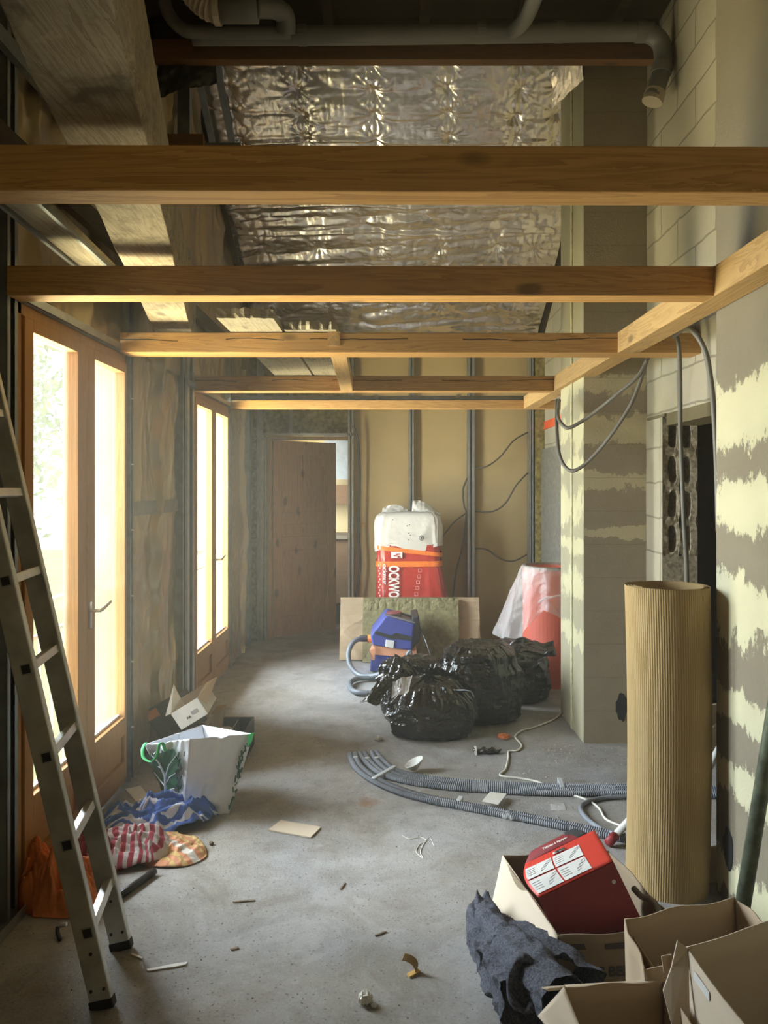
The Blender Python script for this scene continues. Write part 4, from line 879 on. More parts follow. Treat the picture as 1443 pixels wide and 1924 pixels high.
def rag(par, pts4, amp, seed, nm, mat='black', n=36):
    a, b, c, d = map(lambda q: np.array(q, float), pts4); S, T = np.meshgrid(np.linspace(0, 1, n), np.linspace(0, 1, n)); S3, T3 = S[..., None], T[..., None]
    G = (a*(1-S3) + b*S3)*(1-T3) + (d*(1-S3) + c*S3)*T3
    nn = np.cross(b - a, d - a); nn /= np.linalg.norm(nn)
    G = G + nn*(amp*(ridge(S*4, T*2.5, 0, seed) - .4) + amp*.5*np.sin(S*9 + seed))[..., None]
    return MB().grid(G).build(nm, M[mat], par, smooth=True, solid=.0015)
s1 = sack((.275, 4.98), .285, .25, .375, 101, 'front black rubbish bag, tied and slumped, on the floor before the others', knot=True, lean=(-.02, .02), folds=1.0)
k0 = P(835, 1290, 4.92)
MB().tube(spline([k0, k0 + Vector((.05, -.05, -.01)), P(885, 1300, 4.75), P(893, 1325, 4.72), P(897, 1350, 4.7)], 6), .008, 8).build('tie_string', M['black'], s1, smooth=True)
rag(s1, [P(738, 1280, 4.78), P(775, 1268, 4.80), P(768, 1300, 4.70), P(735, 1310, 4.70)], .02, 7, 'clear_patch', 'clear')
s2 = sack((.22, 5.35), .27, .20, .40, 111, 'low black rubbish bag half hidden behind the front one, with a loose ear', lean=(-.04, 0), folds=1.1)
rag(s2, [P(722, 1262, 5.1), P(742, 1286, 5.0), P(716, 1325, 4.9), P(676, 1318, 4.95)], .03, 8, 'bag_ear')
rag(s2, [P(742, 1228, 5.2), P(800, 1262, 5.15), P(830, 1290, 5.1), P(722, 1290, 5.1)], .04, 9, 'bag_flap')
s3 = sack((.63, 5.30), .285, .26, .52, 121, 'tallest black rubbish bag, rounded, in the middle of the group', lean=(-.02, .0), folds=.85)
s4 = sack((.955, 5.80), .25, .25, .42, 131, 'black rubbish bag nearest the pale pillar, with a rolled open top', folds=.8)
rag(s4, [P(905, 1212, 5.72), P(1040, 1200, 5.75), P(1046, 1225, 5.6), P(880, 1235, 5.6)], .05, 12, 'rolled_top'); rag(s4, [P(905, 1232, 5.6), P(1042, 1222, 5.55), P(1010, 1252, 5.52), P(920, 1256, 5.52)], .05, 13, 'rolled_top')

# ============================================================ floor: conduits and bits
def px_path(pp, z=.014): return [F(a, b, z) for a, b in pp]
def corrugated(path, r, off, label, group, z=.014):
    pts = spline(path, 40); L = [0]
    for a, b in zip(pts, pts[1:]): L.append(L[-1] + (b - a).length)
    L = np.array(L); n = int(L[-1]/.005); S = np.linspace(0, L[-1], n); P_ = np.array([tuple(p) for p in pts]); Q = np.stack([np.interp(S, L, P_[:, i]) for i in range(3)], -1)
    d = np.gradient(Q, axis=0); d /= np.linalg.norm(d, axis=1)[:, None]; side = np.stack([-d[:, 1], d[:, 0], 0*d[:, 0]], -1)
    o_ = off(S/L[-1]) if callable(off) else off
    Q = Q + side*np.asarray(o_)[..., None]*np.ones((n, 1)); Q[:, 2] = z
    rad = r + .0022*np.where(np.arange(n) % 2, 1, -1)
    a = np.linspace(0, 2*np.pi, 10, endpoint=False)
    G = Q[:, None, :] + rad[:, None, None]*(side[:, None, :]*np.cos(a)[None, :, None] + np.array([0, 0, 1])*np.sin(a)[None, :, None])
    mb = MB().grid(G, wrap_u=True); mb.f += [tuple(range(10)), tuple((n-1)*10 + i for i in range(10))]
    return tag(mb.build('conduit', M['conduit'], smooth=False), label, 'conduit', group), Q
lowp = px_path([(662, 1417), (672, 1440), (700, 1463), (745, 1484), (800, 1500), (860, 1512), (960, 1531), (1060, 1551), (1180, 1575), (1345, 1607), (1400, 1618)])
upp = px_path([(692, 1414), (703, 1432), (728, 1452), (775, 1465), (850, 1474), (930, 1478), (1010, 1481), (1180, 1484), (1345, 1490), (1420, 1494)])
gl_ = 'grey ribbed conduits on the floor'
_, q1 = corrugated(lowp, .0145, .016, 'inner of the two grey ribbed conduits sweeping to the cardboard boxes', gl_)
_, q2 = corrugated(lowp, .0145, -.016, 'outer grey ribbed conduit on the camera side, sweeping to the cardboard boxes', gl_)
for k, (o_, lb) in enumerate(((.048, 'ribbed conduit nearest the bags in the straight bundle'), (.016, 'second ribbed conduit from the bags in the straight bundle'), (-.018, 'third ribbed conduit from the bags in the straight bundle'), (-.050, 'ribbed conduit on the camera side of the straight bundle'))):
    _, q_ = corrugated(upp, .0135, (lambda s, o_=o_, k=k: o_*(1 + .25*np.sin(s*9 + k))), lb, gl_)
def tie(px, py, wx, ang, lb, h=.031):
    c = F(px, py, .0); u = Vector((math.cos(ang), math.sin(ang), 0)); v = Vector((-u.y, u.x, 0))*.012
    mb = MB(); mb.hexa([c - u*wx - v, c + u*wx - v, c + u*wx + v, c - u*wx + v], [c - u*(wx - .008) - v + Vector((0, 0, h)), c + u*(wx - .008) - v + Vector((0, 0, h)), c + u*(wx - .008) + v + Vector((0, 0, h)), c - u*(wx - .008) + v + Vector((0, 0, h))])
    return tag(mb.build('tape_tie', M['tape_g'], bevel=.003), lb, 'tape')
tie(722, 1461, .115, R(57), 'pale tape around all the conduits near their capped ends', .034); tie(864, 1511, .036, R(72), 'pale tape around the two sweeping conduits'); tie(1054, 1479, .065, R(85), 'grey tape around the straight conduit bundle beside the white cord', .03); tie(668, 1431, .02, R(10), 'short tape on the outermost conduit end', .03)
tie(690, 1433, .02, R(30), 'short tape around one middle conduit end'); tie(708, 1432, .018, R(30), 'short tape on the conduit end nearest the bags', .03)
cable(px_path([(1058, 1345), (1056, 1338), (1040, 1352), (1000, 1368), (982, 1372), (968, 1384), (980, 1400), (972, 1410), (956, 1412), (955, 1425), (950, 1445), (940, 1457), (975, 1462), (1010, 1469), (1045, 1484), (1100, 1502), (1125, 1518), (1140, 1540), (1180, 1556), (1230, 1570)], .007), .006, 'cable_w', 'thin white cord winding over the floor from the bags across the conduits', 'extension_cord')
cable([F(1260, 1498, .012), F(1180, 1497, .012), F(1130, 1500, .012), F(1100, 1508, .012), F(1091, 1520, .012), F(1105, 1540, .012), F(1135, 1560, .012), F(1180, 1573, .03), F(1240, 1580, .03)], .012, 'conduit', 'smooth grey cable looping on the floor left of the card roll', 'grey_cable')
# the pole and pieces behind the roll
wpz = thing('white_pole', 'white pole with a red end lying from the floor up behind the card roll', 'pole', F(1143, 1583))
a_, b_ = F(1143, 1584, .02), P(1365, 1345, 4.0)
MB().tube([a_, a_ + (b_ - a_)*.05], .020, 14).build('red_tip', M['red_d'], wpz, smooth=True); MB().tube([a_ + (b_ - a_)*.05, b_], .0165, 14).build('pole_tube', M['label'], wpz, smooth=True)
tag(MB().tube([P(1318, 1470, 3.6), P(1362, 1385, 3.75)], .016, 12).build('white_tube', M['label'], smooth=True), 'second white tube seen in the gap between card roll and near pillar', 'tube')
tag(MB().obox(P(1326, 1422, 3.9), (.14, .05, 0), (0, .01, .002), (0, .03, .25)).build('card_offcut', M['card_l']), 'upright pale card in the gap between card roll and near pillar', 'card')
tag(MB().obox(F(1325, 1660), (.2, .05, 0), (0, .01, 0), (0, .02, .13)).build('card_offcut', M['card_l']), 'low pale card at the foot of the near pillar behind the card roll', 'card')
def flat(name, pp, th, mat, lb, cat, z=.001, grp=None):
    return tag(MB().panel([F(a, b, z) for a, b in pp][::-1], (0, 0, 1), th).build(name, M[mat]), lb, cat, grp)
flat('card_sheet', [(504, 1561), (528, 1543), (603, 1556), (584, 1575)], .006, 'card_l', 'flat piece of cardboard lying alone in the middle of the floor', 'card', .002)
flat('paper_note', [(905, 1506), (921, 1488), (952, 1492), (936, 1512)], .002, 'white_card', 'white folded leaflet between the two conduit bundles', 'paper', .03)
flat('plastic_sachet', [(1034, 1511), (1060, 1509), (1063, 1522), (1036, 1524)], .003, 'clear', 'small clear sachet between the two conduit bundles', 'sachet')
flat('paper_scrap', [(236, 1483), (264, 1477), (284, 1503), (258, 1509)], .002, 'white_card', 'pale paper scrap on the floor against the shopping bag side', 'paper')
c = F(778, 1452); S, T = np.meshgrid(np.linspace(0, 1, 20), np.linspace(0, 2*np.pi, 30)); A = np.stack([c.x + .05*S*np.cos(T), c.y + .045*S*np.sin(T), .012 + .05*(S**2)*(.5 + .5*np.cos(T - .2)) + .025*S*S], -1)
tag(MB().grid(A).build('plastic_disc', M['label'], smooth=True, solid=.002), 'small white curled plastic disc beside the conduits', 'disc')
g_ = thing('work_glove', 'dark crumpled glove on the floor in front of the bags', 'glove', F(915, 1416))
S, T = np.meshgrid(np.linspace(0, 1, 40), np.linspace(0, 2*np.pi, 16)); c = F(915, 1416); wv = np.sin(np.pi*np.clip(S*.96+.02, 0, 1))**.5
MB().grid(np.stack([c.x - .085 + .17*S, c.y + .028*wv*np.cos(T), .018 + .016*wv*np.sin(T) + .006*np.sin(S*20)], -1)).build('glove_body', M['black'], g_, smooth=True)
MB().box(c.x - .072, c.y - .03, .001, c.x - .062, c.y + .03, .036).build('glove_cuff', M['white_ink'], g_)
def crumb(name, px, py, r, mat, lb, cat, seed, h=1.0):
    a, v = np.meshgrid(np.linspace(0, 2*np.pi, 24, endpoint=False), np.linspace(0, np.pi, 14)); k = .5 + 1.1*ridge(np.cos(a)*np.sin(v)*2, np.sin(a)*np.sin(v)*2, np.cos(v)*2, seed); c = F(px, py)
    G = np.stack([c.x + r*k*np.sin(v)*np.cos(a), c.y + r*k*np.sin(v)*np.sin(a), r*h + r*h*k*np.cos(v)*.9], -1); G[..., 2] = np.maximum(G[..., 2], .001)
    return tag(MB().grid(G, wrap_u=True).build(name, M[mat]), lb, cat)
crumb('crumpled_paper', 686, 1886, .018, 'white_card', 'small white paper ball on the floor nearest the camera', 'paper', 3)
crumb('crumpled_paper', 703, 1893, .007, 'white_card', 'tiny white crumb beside the paper ball', 'paper', 4)
crumb('crumpled_paper', 711, 1391, .022, 'white_card', 'white paper scrap on the floor to the window side of the front bag', 'paper', 6, .6)
crumb('red_scrap', 947, 1387, .035, 'orange_cloth', 'red scrap on the floor in front of the tall bag', 'scrap', 7, .35)
crumb('plastic_scrap', 955, 1538, .03, 'clear', 'clear plastic scrap beside the sweeping conduits', 'scrap', 9, .5)
crumb('stone_chip', 397, 1588, .008, 'dirt', 'dark stone chip lying alone beside the blue towel', 'stone', 12)
yc = thing('card_curl', 'yellow-brown curled piece of tape standing on the bare floor', 'tape', F(776, 1824))
b0 = F(776, 1828); S, T = np.meshgrid(np.linspace(0, 1, 24), np.linspace(0, 1, 8)); an = S*4.2 - .6
MB().grid(np.stack([b0.x - .015 + .022*np.cos(an) + .01*T, b0.y + .02*T - .01, .002 + S*.05 + .012*np.sin(an) + .012*T], -1)).build('curl', M['card_roll'], yc, smooth=True, solid=.0015)
MB().panel([F(764, 1832, .002), F(786, 1822, .002), F(790, 1828, .002), F(770, 1838, .002)][::-1], (0, 0, 1), .006).build('yellow_edge', M['yellow'], yc)
cable(px_path([(756, 1570), (770, 1576), (790, 1573), (801, 1580), (790, 1585), (782, 1600), (795, 1612), (790, 1598), (806, 1574), (815, 1588)], .002), .0016, 'cable_w', 'tangled white thread on the open floor', 'white_thread', 6, seg=5)
flat('tile_spacer', [(275, 1823), (330, 1812), (352, 1809), (350, 1813), (335, 1817), (278, 1826)], .004, 'label', 'thin white plastic strip by the foot of the ladder', 'strip')
flat('tile_spacer', [(247, 1792), (268, 1800), (266, 1803), (246, 1795)], .004, 'label', 'short white plastic strip touching the ladder foot', 'strip')
for (pp, lb) in (([(638, 1671), (648, 1658), (649, 1660), (641, 1672)], 'red-brown splinter lying alone in mid floor'), ([(437, 1695), (480, 1691), (480, 1693), (438, 1697)], 'thin red-brown stick to the window side of mid floor'), ([(704, 1758), (726, 1750), (726, 1752), (706, 1760)], 'dark splinter above the curled tape'), ([(432, 1784), (448, 1780), (449, 1783), (434, 1786)], 'short brown splinter beside the ladder feet')):
    flat('wood_splinter', pp, .004, 'dirt', lb, 'splinter')
# loose grit on the floor
mb = MB(); g = random.Random(3)
for k in range(1500):
    if k < 1000: y = 2.2 + 5.2*g.random()**1.3; x = g.uniform(-1.3, 1.2)
    elif k < 1300: x = g.uniform(.9, 1.6); y = g.uniform(4.35, 4.73)
    else: y = g.uniform(3.4, 4.5); x = g.uniform(.3, 1.5)
    if x > 1.15 and 4.72 < y < 5.4: continue
    s = g.uniform(.001, .0042)*(1.5 if k > 1000 else 1); a = g.uniform(0, 6.28)
    q = [(x + s*math.cos(a + i*1.57)*g.uniform(.6, 1.6), y + s*math.sin(a + i*1.57)*g.uniform(.6, 1.4), .0) for i in range(4)]
    mb.add(q + [(x, y, s*1.0)], [(0, 1, 4), (1, 2, 4), (2, 3, 4), (3, 0, 4)])
o = mb.build('floor_debris', M['grit']); tag(o, 'fine grit and chips scattered over the concrete floor', 'debris', kind='stuff')

# ============================================================ corrugated card roll
cr_ = thing('card_roll', 'tall upright roll of corrugated cardboard beside the boxes', 'roll', (1.105, 3.06, 0))
pts = []; n = 2200; turns = 3.2
rows = []
th = np.linspace(0, turns*2*np.pi, n); rr0 = .160 - .021*th/(2*np.pi)*.55
fl = .0007*np.sin(th*110)*(th < 2*np.pi*1.05)
for z in np.linspace(0, 1.185, 14):
    t_ = z/1.185; lx = .010*math.sin(t_*3.1)
    rows.append(np.stack([1.105 + lx + (rr0 + fl + .004*t_)*np.cos(th + 2.3), 3.06 + (rr0 + fl + .004*t_)*np.sin(th + 2.3), np.full(n, z) + .002*np.sin(th*110)*(t_ > .99)], -1))
MB().grid(np.array(rows)).build('corrugated_sheet', M['card_roll'], cr_, smooth=False)
# ============================================================ cardboard boxes
def open_box(name, base4, top4, mat, label, th=.004, wave=.004):
    """base4 / top4: corners counter-clockwise from front-left; walls are single boards with thickness"""
    c = sum((Vector(p) for p in base4), Vector())/4
    root = thing(name, label, 'box', (c.x, c.y, 0))
    names = ('front_side', 'right_side', 'back_side', 'left_side'); outs = []
    for i in range(4):
        a, b = Vector(base4[i]), Vector(base4[(i+1) % 4]); A, B = Vector(top4[i]), Vector(top4[(i+1) % 4])
        nrm = (b - a).cross(Vector((0, 0, 1))).normalized()
        G, S, T = bump_grid(a, b - a, A - a, 10, 24, lambda S, T: 0*S)
        G = np.array([[np.array(a*(1-s)*(1-t) + b*s*(1-t) + A*(1-s)*t + B*s*t) for s in np.linspace(0, 1, 24)] for t in np.linspace(0, 1, 10)])
        S, T = np.meshgrid(np.linspace(0, 1, 24), np.linspace(0, 1, 10))
        G = G + np.array(nrm)*(wave*np.sin(S*np.pi)*T*np.sin(S*7 + i*2))[..., None]*2; G[..., 2] += T*wave*.6*np.sin(S*11 + i)
        outs.append(MB().grid(G).build(names[i], M[mat], root, smooth=True, solid=th))
    MB().panel([Vector(p) + Vector((0, 0, .003)) for p in base4], (0, 0, 1), .003).build('bottom', M[mat], root)
    return root, outs
def quad3(a, b, c, d, par, name, mat, th=.004, amp=.0):
    a, b, c, d = map(lambda q: np.array(q, float), (a, b, c, d)); S, T = np.meshgrid(np.linspace(0, 1, 16), np.linspace(0, 1, 8)); S3, T3 = S[..., None], T[..., None]
    G = (a*(1-S3) + b*S3)*(1-T3) + (d*(1-S3) + c*S3)*T3; nn = np.cross(b-a, d-a); nn /= np.linalg.norm(nn)
    G = G + nn*(amp*np.sin(S*np.pi)*np.sin(T*np.pi))[..., None]
    return MB().grid(G).build(name, M[mat], par, smooth=True, solid=th)
# box that holds the red carton
FLt, BLt = P(1048, 1757, 2.325), P(945, 1607, 2.84)
dR = Vector((.40, .03, 0)); b4 = [Vector((FLt.x, FLt.y, 0)), Vector((FLt.x, FLt.y, 0)) + dR, Vector((BLt.x, BLt.y, 0)) + dR, Vector((BLt.x, BLt.y, 0))]
t4 = [FLt, FLt + dR, BLt + dR, BLt]
bxA, sd = open_box('cardboard_box', b4, t4, 'card_d', 'brown cardboard box holding the tilted red carton')
quad3(BLt, FLt, P(1036, 1830, 2.27), P(925, 1697, 2.80), bxA, 'left_flap', 'card_l', amp=.008)
un = (b4[1] - b4[0]).normalized()
of = Vector((0, -.006, 0))
def fr_pt(px, py):   # place on the front side of box A
    t_ = (px - 1048)/FPX*2.325; y_ = FLt.y + t_*.075; return P(px, py, y_ - .006)
text('lettering', 'LS BERN', .042, fr_pt(1112, 1836), un, (0, 0, 1), M['brown_ink'], sd[0])
for (x0, x1, y0, y1) in ((1066, 1106, 1773, 1786), (1136, 1178, 1772, 1784)):
    a, b = fr_pt(x0, y1), fr_pt(x1, y0); MB().hexa([a, (b.x, b.y, a.z), (b.x, b.y + .002, a.z), a + Vector((0, .002, 0))], [(a.x, a.y, b.z), b, b + Vector((0, .002, 0)), (a.x, a.y + .002, b.z)]).build('printed_label', M['brown_ink'], sd[0])
# red carton
P4 = P(1012, 1688, 2.42); au = Vector((math.cos(R(26)), .0, math.sin(R(26)))); bu = Vector((math.sin(R(26)), 0, -math.cos(R(26)))); cu = Vector((0, 1, 0))
rcx = thing('red_carton', 'red carton with white instruction panels tilted in the brown box', 'carton', P4 + au*.13 + bu*.28)
Wc, Hc, Dc = .262, .27, .215
def rc_(s, t, u): return P4 + au*(s*Wc) + bu*(t*Hc) + cu*(u*Dc)
MB().hexa([rc_(0, 1, 0), rc_(1, 1, 0), rc_(1, 1, 1), rc_(0, 1, 1)], [rc_(0, 0, 0), rc_(1, 0, 0), rc_(1, 0, 1), rc_(0, 0, 1)]).build('carton_body', M['red_d'], rcx, bevel=.002)
S, T = np.meshgrid(np.linspace(0, 1, 20), np.linspace(0, 1, 14)); top_o = np.array(P4 - bu*.003); A = top_o + S[..., None]*np.array(au*Wc) + T[..., None]*np.array(cu*(Dc*1.02)) + (np.array(-bu)*1.0)[None, None, :]*(.012*np.sin(T*np.pi)*(1 - S*.7))[..., None] + (np.array(-au)[None, None, :])*(.02*np.sin(T*np.pi)*(1-S))[..., None]
lid = MB().grid(A).build('carton_lid', M['red'], rcx, smooth=True, solid=.003)
quad3(rc_(-.02, -.01, 1.0), rc_(.8, -.01, 1.0), rc_(.74, -.06, 1.22), rc_(.12, -.04, 1.22), rcx, 'lid_flap', 'red_d', .002, .006)
quad3(rc_(.62, -.015, 1.02), rc_(.9, -.015, 1.02), rc_(.78, -.07, 1.20), rc_(.62, -.07, 1.23), rcx, 'dark_patch', 'black_m', .002)
nrm_l = -bu
def lidp(s, t, h=.0045):
    return P4 - bu*(.003 + h + .012*math.sin(t*math.pi)*(1 - s*.7)) + au*(s*Wc) + cu*(t*Dc*1.02) - au*(.02*math.sin(t*math.pi)*(1-s))
for (s0, s1, t0, t1) in ((.03, .37, .04, .37), (.39, .74, .04, .37), (.03, .37, .41, .74), (.39, .74, .41, .74)):
    G = np.array([[tuple(lidp(s0 + (s1 - s0)*i/6, t0 + (t1 - t0)*j/4)) for i in range(7)] for j in range(5)])
    pc = MB().grid(G).build('instruction_panel', M['label'], lid, smooth=True)
    for q in range(3):
        ss = s0 + (s1 - s0)*(.55 + .12*q); tt = t0 + (t1-t0)*(.2 + .2*q)
        MB().tube([lidp(ss, tt, .005), lidp(ss + .05, tt + .03, .005), lidp(ss + .06, tt + .08, .005), lidp(ss + .01, tt + .06, .005), lidp(ss, tt, .005)], .0006, 4).build('line_drawing', M['ink_g'], pc)
    for q in range(4):
        tt = t0 + (t1-t0)*(.25 + .16*q); MB().tube([lidp(s0 + .02, tt, .005), lidp(s0 + .12, tt, .005)], .0006, 4).build('text_line', M['ink_g'], pc)
G = np.array([[tuple(lidp(.40 + .16*i/4, .79 + .075*j/2, .006)) for i in range(5)] for j in range(3)]); MB().grid(G).build('name_plate', M['label'], lid)
text('lettering', 'legrand', .013, lidp(.43, .805, .0075), au, cu, M['ink'], lid); text('lettering', 'Tableau \u00e0 \u00e9quiper', .013, rc_(.28, -.04, 1.08) - bu*.002, au, (cu - bu*.25).normalized(), M['white_ink'], rcx)
c = rc_(.90, .21, -.004); MB().tube([c, c + cu*.004], .0065, 14).build('round_sticker', M['label'], rcx)
# box behind (open, interior in shade)
zt = .40
b4 = [(.655, 1.86, 0), (1.03, 1.99, 0), (1.0, 2.19, 0), (.648, 2.085, 0)]
t4 = [(.62, 1.87, zt), (1.035, 1.99, zt), tuple(P(1380, 1687, 2.198)), tuple(P(1174, 1727, 2.09))]
bxB, _ = open_box('cardboard_box', b4, t4, 'card', 'open empty cardboard box standing against the card roll')
quad3(P(1190, 1760, 2.05), P(1250, 1850, 1.88), P(1235, 1930, 1.88), P(1225, 1900, 2.0), bxB, 'inner_flap', 'card', amp=.01)
# box at the right edge
cBL = P(1290, 1780, 1.80); cBR = P(1460, 1725, 1.905); cFL = P(1420, 1950, 1.52)
b4 = [(cFL.x, cFL.y - .25, 0), (cBR.x + .25, 1.45, 0), (cBR.x + .25, cBR.y + .12, 0), (cBL.x, cBL.y, 0)]
t4 = [(cFL.x, cFL.y - .25, .5), (cBR.x + .25, 1.45, .5), (cBR.x + .25, cBR.y + .10, cBR.z), (cBL.x, cBL.y, cBL.z)]
bxC, _ = open_box('cardboard_box', b4, t4, 'card_l', 'large open cardboard box at the lower right edge with a tall pointed corner', wave=.002)
MB().panel([P(1273, 1768, 1.80), P(1294, 1784, 1.79), P(1296, 1925, 1.75), P(1262, 1925, 1.76), P(1246, 1862, 1.79), P(1262, 1818, 1.795)], (0, 1, 0), .004).build('corner_tab', M['card_l'], bxC)
quad3(P(1243, 1797, 1.83), P(1262, 1793, 1.83), P(1262, 1815, 1.83), P(1248, 1830, 1.83), bxC, 'torn_tab', 'card', amp=.006)
xk = -.004; 
def sidep(s, z, o_=-.006): a_ = Vector((cBL.x, cBL.y, 0)); b_ = Vector((cFL.x, cFL.y - .25, 0)); q = a_ + (b_ - a_)*s; return Vector((q.x + o_, q.y, z))
MB().panel([sidep(.10, .475), sidep(.24, .475), sidep(.24, .455), sidep(.10, .455)], (-1, 0, 0), .001).build('clear_sticker', M['label'], bxC)
# box at the bottom edge
dBL, dBR = P(1060, 1855, 1.835), P(1246, 1843, 1.86)
b4 = [(dBL.x + .02, 1.38, 0), (dBR.x + .02, 1.40, 0), (dBR.x, dBR.y, 0), (dBL.x, dBL.y, 0)]
t4 = [(dBL.x + .02, 1.38, dBL.z), (dBR.x + .02, 1.40, dBR.z), tuple(dBR), tuple(dBL)]
bxD, _ = open_box('cardboard_box', b4, t4, 'card', 'open cardboard box at the bottom edge of the picture beside the grey sweater', wave=.002)
fl_ = quad3(dBL, Vector((dBL.x + .01, 1.56, dBL.z)), P(1080, 1990, 1.60), P(1011, 1910, 1.78), bxD, 'left_flap', 'card_l', amp=.006)
c0 = P(1066, 1896, 1.74)
quad3(P(1018, 1857, 1.845), P(1062, 1853, 1.84), P(1062, 1857, 1.835), P(1030, 1860, 1.83), bxD, 'back_flap_edge', 'card_l', .006)
quad3(P(1060, 1852, 1.86), P(1246, 1841, 1.88), P(1246, 1845, 1.862), P(1060, 1857, 1.842), bxD, 'back_flap_edge', 'card_l', .004)
# hose end between red carton and roll
cable([P(1190, 1668, 2.55), P(1205, 1684, 2.52), P(1222, 1690, 2.50), P(1235, 1705, 2.45), P(1238, 1740, 2.4)], .010, 'cable', 'short bent grey cable end poking out between red carton and card roll', 'grey_cable')
mp_ = thing('metal_pole', 'long galvanised metal pole leaning to the wall at the right edge before the near pillar', 'pole', (1.015, 2.32, 0))
MB().tube([(1.015, 2.32, 0.002), (1.555, 2.36, 3.2)], .0225, 16).build('pole_tube', M['zinc'], mp_, smooth=True)
tag(MB().obox((1.14, 2.3, .0), (.16, 0, 0), (0, .01, 0), (.02, .02, .34)).build('card_offcut', M['card']), 'brown card standing behind the large box at the right edge', 'card')

# ============================================================ grey sweater
sw = thing('grey_sweater', 'dark grey knitted sweater slumped between the open boxes and the bare floor', 'sweater', F(950, 1800))
path = [F(905, 1742), F(920, 1800), F(955, 1850), F(1000, 1910), F(1050, 1960)]
cen = np.array([tuple(p) for p in spline([F(898, 1760), F(925, 1800), F(965, 1838), F(1005, 1895), F(1035, 1960)], 20)]); nL = len(cen)
U = np.linspace(0, 1, nL); a, u = np.meshgrid(np.linspace(0, 2*np.pi, 110, endpoint=False), U)
d = np.gradient(cen, axis=0); d /= np.linalg.norm(d, axis=1)[:, None]; side = np.stack([d[:, 1], -d[:, 0], 0*d[:, 0]], -1)
half = np.interp(U, [0, .06, .2, .5, .8, 1], [.012, .05, .075, .115, .14, .15]); hgt = np.interp(U, [0, .05, .15, .4, .7, 1], [.05, .16, .13, .15, .20, .24])
k = 1 + .42*(ridge(u*6 + 1.2*np.cos(a), np.cos(a)*1.2, np.sin(a)*1.2, 201, 2) - .45) + .30*(ridge(np.cos(a)*1.5 + u*3, np.sin(a)*1.5, u*5, 202, 2) - .45)
cc = np.cos(a)*k; ss = np.abs(np.sin(a))**.8*np.sign(np.sin(a))*k
G = cen[:, None, :] + side[:, None, :]*(half[:, None]*cc)[..., None]; G[..., 2] = np.maximum(hgt[:, None]*.5*(1 + ss*.95), .004)
MB().grid(G, wrap_u=True).build('knitted_body', M['sweater'], sw, smooth=True)
# collar opening
cc_ = P(985, 1848, 2.10); e1 = Vector((.9, -.3, .0)).normalized(); e2 = Vector((.1, .35, .9)).normalized()
def co_(t, k=1.0): return cc_ + e1*(.040*k*math.cos(t) + .004*math.sin(3*t)) + e2*(.062*k*math.sin(t)) 
MB().tube([co_(t) for t in np.linspace(0, 6.283, 50)], [.010 + .003*math.sin(5*t) for t in np.linspace(0, 6.283, 50)], 8).build('collar', M['sweater'], sw, smooth=True)
S, T = np.meshgrid(np.linspace(0, 1, 8), np.linspace(0, 2*np.pi, 40))
MB().grid(np.array([[tuple(co_(t, s) + Vector((0, .03*(1 - s), -.01))) for s in np.linspace(0, 1, 8)] for t in np.linspace(0, 6.283, 40)])).build('lining', M['sweater'], sw, smooth=True)
# sleeve folded along the box
sl = np.array([tuple(q) for q in spline([F(893, 1742, .05), F(905, 1712, .10), F(925, 1735, .13), F(955, 1775, .15), F(1000, 1815, .20), F(1060, 1880, .24)], 14)]); nS = len(sl)
a, u = np.meshgrid(np.linspace(0, 2*np.pi, 60, endpoint=False), np.linspace(0, 1, nS)); rS = np.interp(u, [0, .1, .5, 1], [.022, .036, .048, .065])*(1 + .5*(ridge(u*11, a*.8, 0, 211) - .4))
dS = np.gradient(sl, axis=0); dS /= np.linalg.norm(dS, axis=1)[:, None]; sdS = np.cross(dS, [0, 0, 1]); sdS /= np.linalg.norm(sdS, axis=1)[:, None]; upS = np.cross(sdS, dS)
G = sl[:, None, :] + rS[..., None]*(sdS[:, None, :]*np.cos(a)[..., None] + upS[:, None, :]*np.sin(a)[..., None]); G[..., 2] = np.maximum(G[..., 2], .004)
MB().grid(G, wrap_u=True).build('sleeve', M['sweater'], sw, smooth=True)

# ============================================================ ladder
ld = thing('ladder', 'aluminium ladder leaning against the left wall beside the first glazed door', 'ladder', (-.9, 2.47, 0))
lean_ = Vector((-.232, 0, 1)).normalized(); wide = Vector((1, 0, .232)).normalized()
def stile(x, y, nm):
    o_ = Vector((x, y, .012)); L_ = 2.02
    mb = MB().obox(o_ - wide*.035 - Vector((0, .0125, 0)), wide*.07, Vector((0, .0125*2, 0)), lean_*L_)
    st = mb.build(nm, M['alu'], ld, bevel=.004)
    # rubber foot, rivets, rung sockets
    MB().obox(o_ - wide*.037 - Vector((0, .015, 0)) - lean_*.012, wide*.074, Vector((0, .03, 0)), lean_*.03).build('rubber_foot', M['black_m'], st, bevel=.003)
    for h_, w_ in ((.05, -.02), (.05, .02), (.16, .005)):
        c = o_ + lean_*h_ + wide*w_ - Vector((0, .0125, 0)); MB().tube([c, c - Vector((0, .003, 0))], .005, 8).build('rivet', M['black_m'], st)
    return st
sA = stile(-.868, 2.327, 'stile'); sB = stile(-.915, 2.623, 'stile')
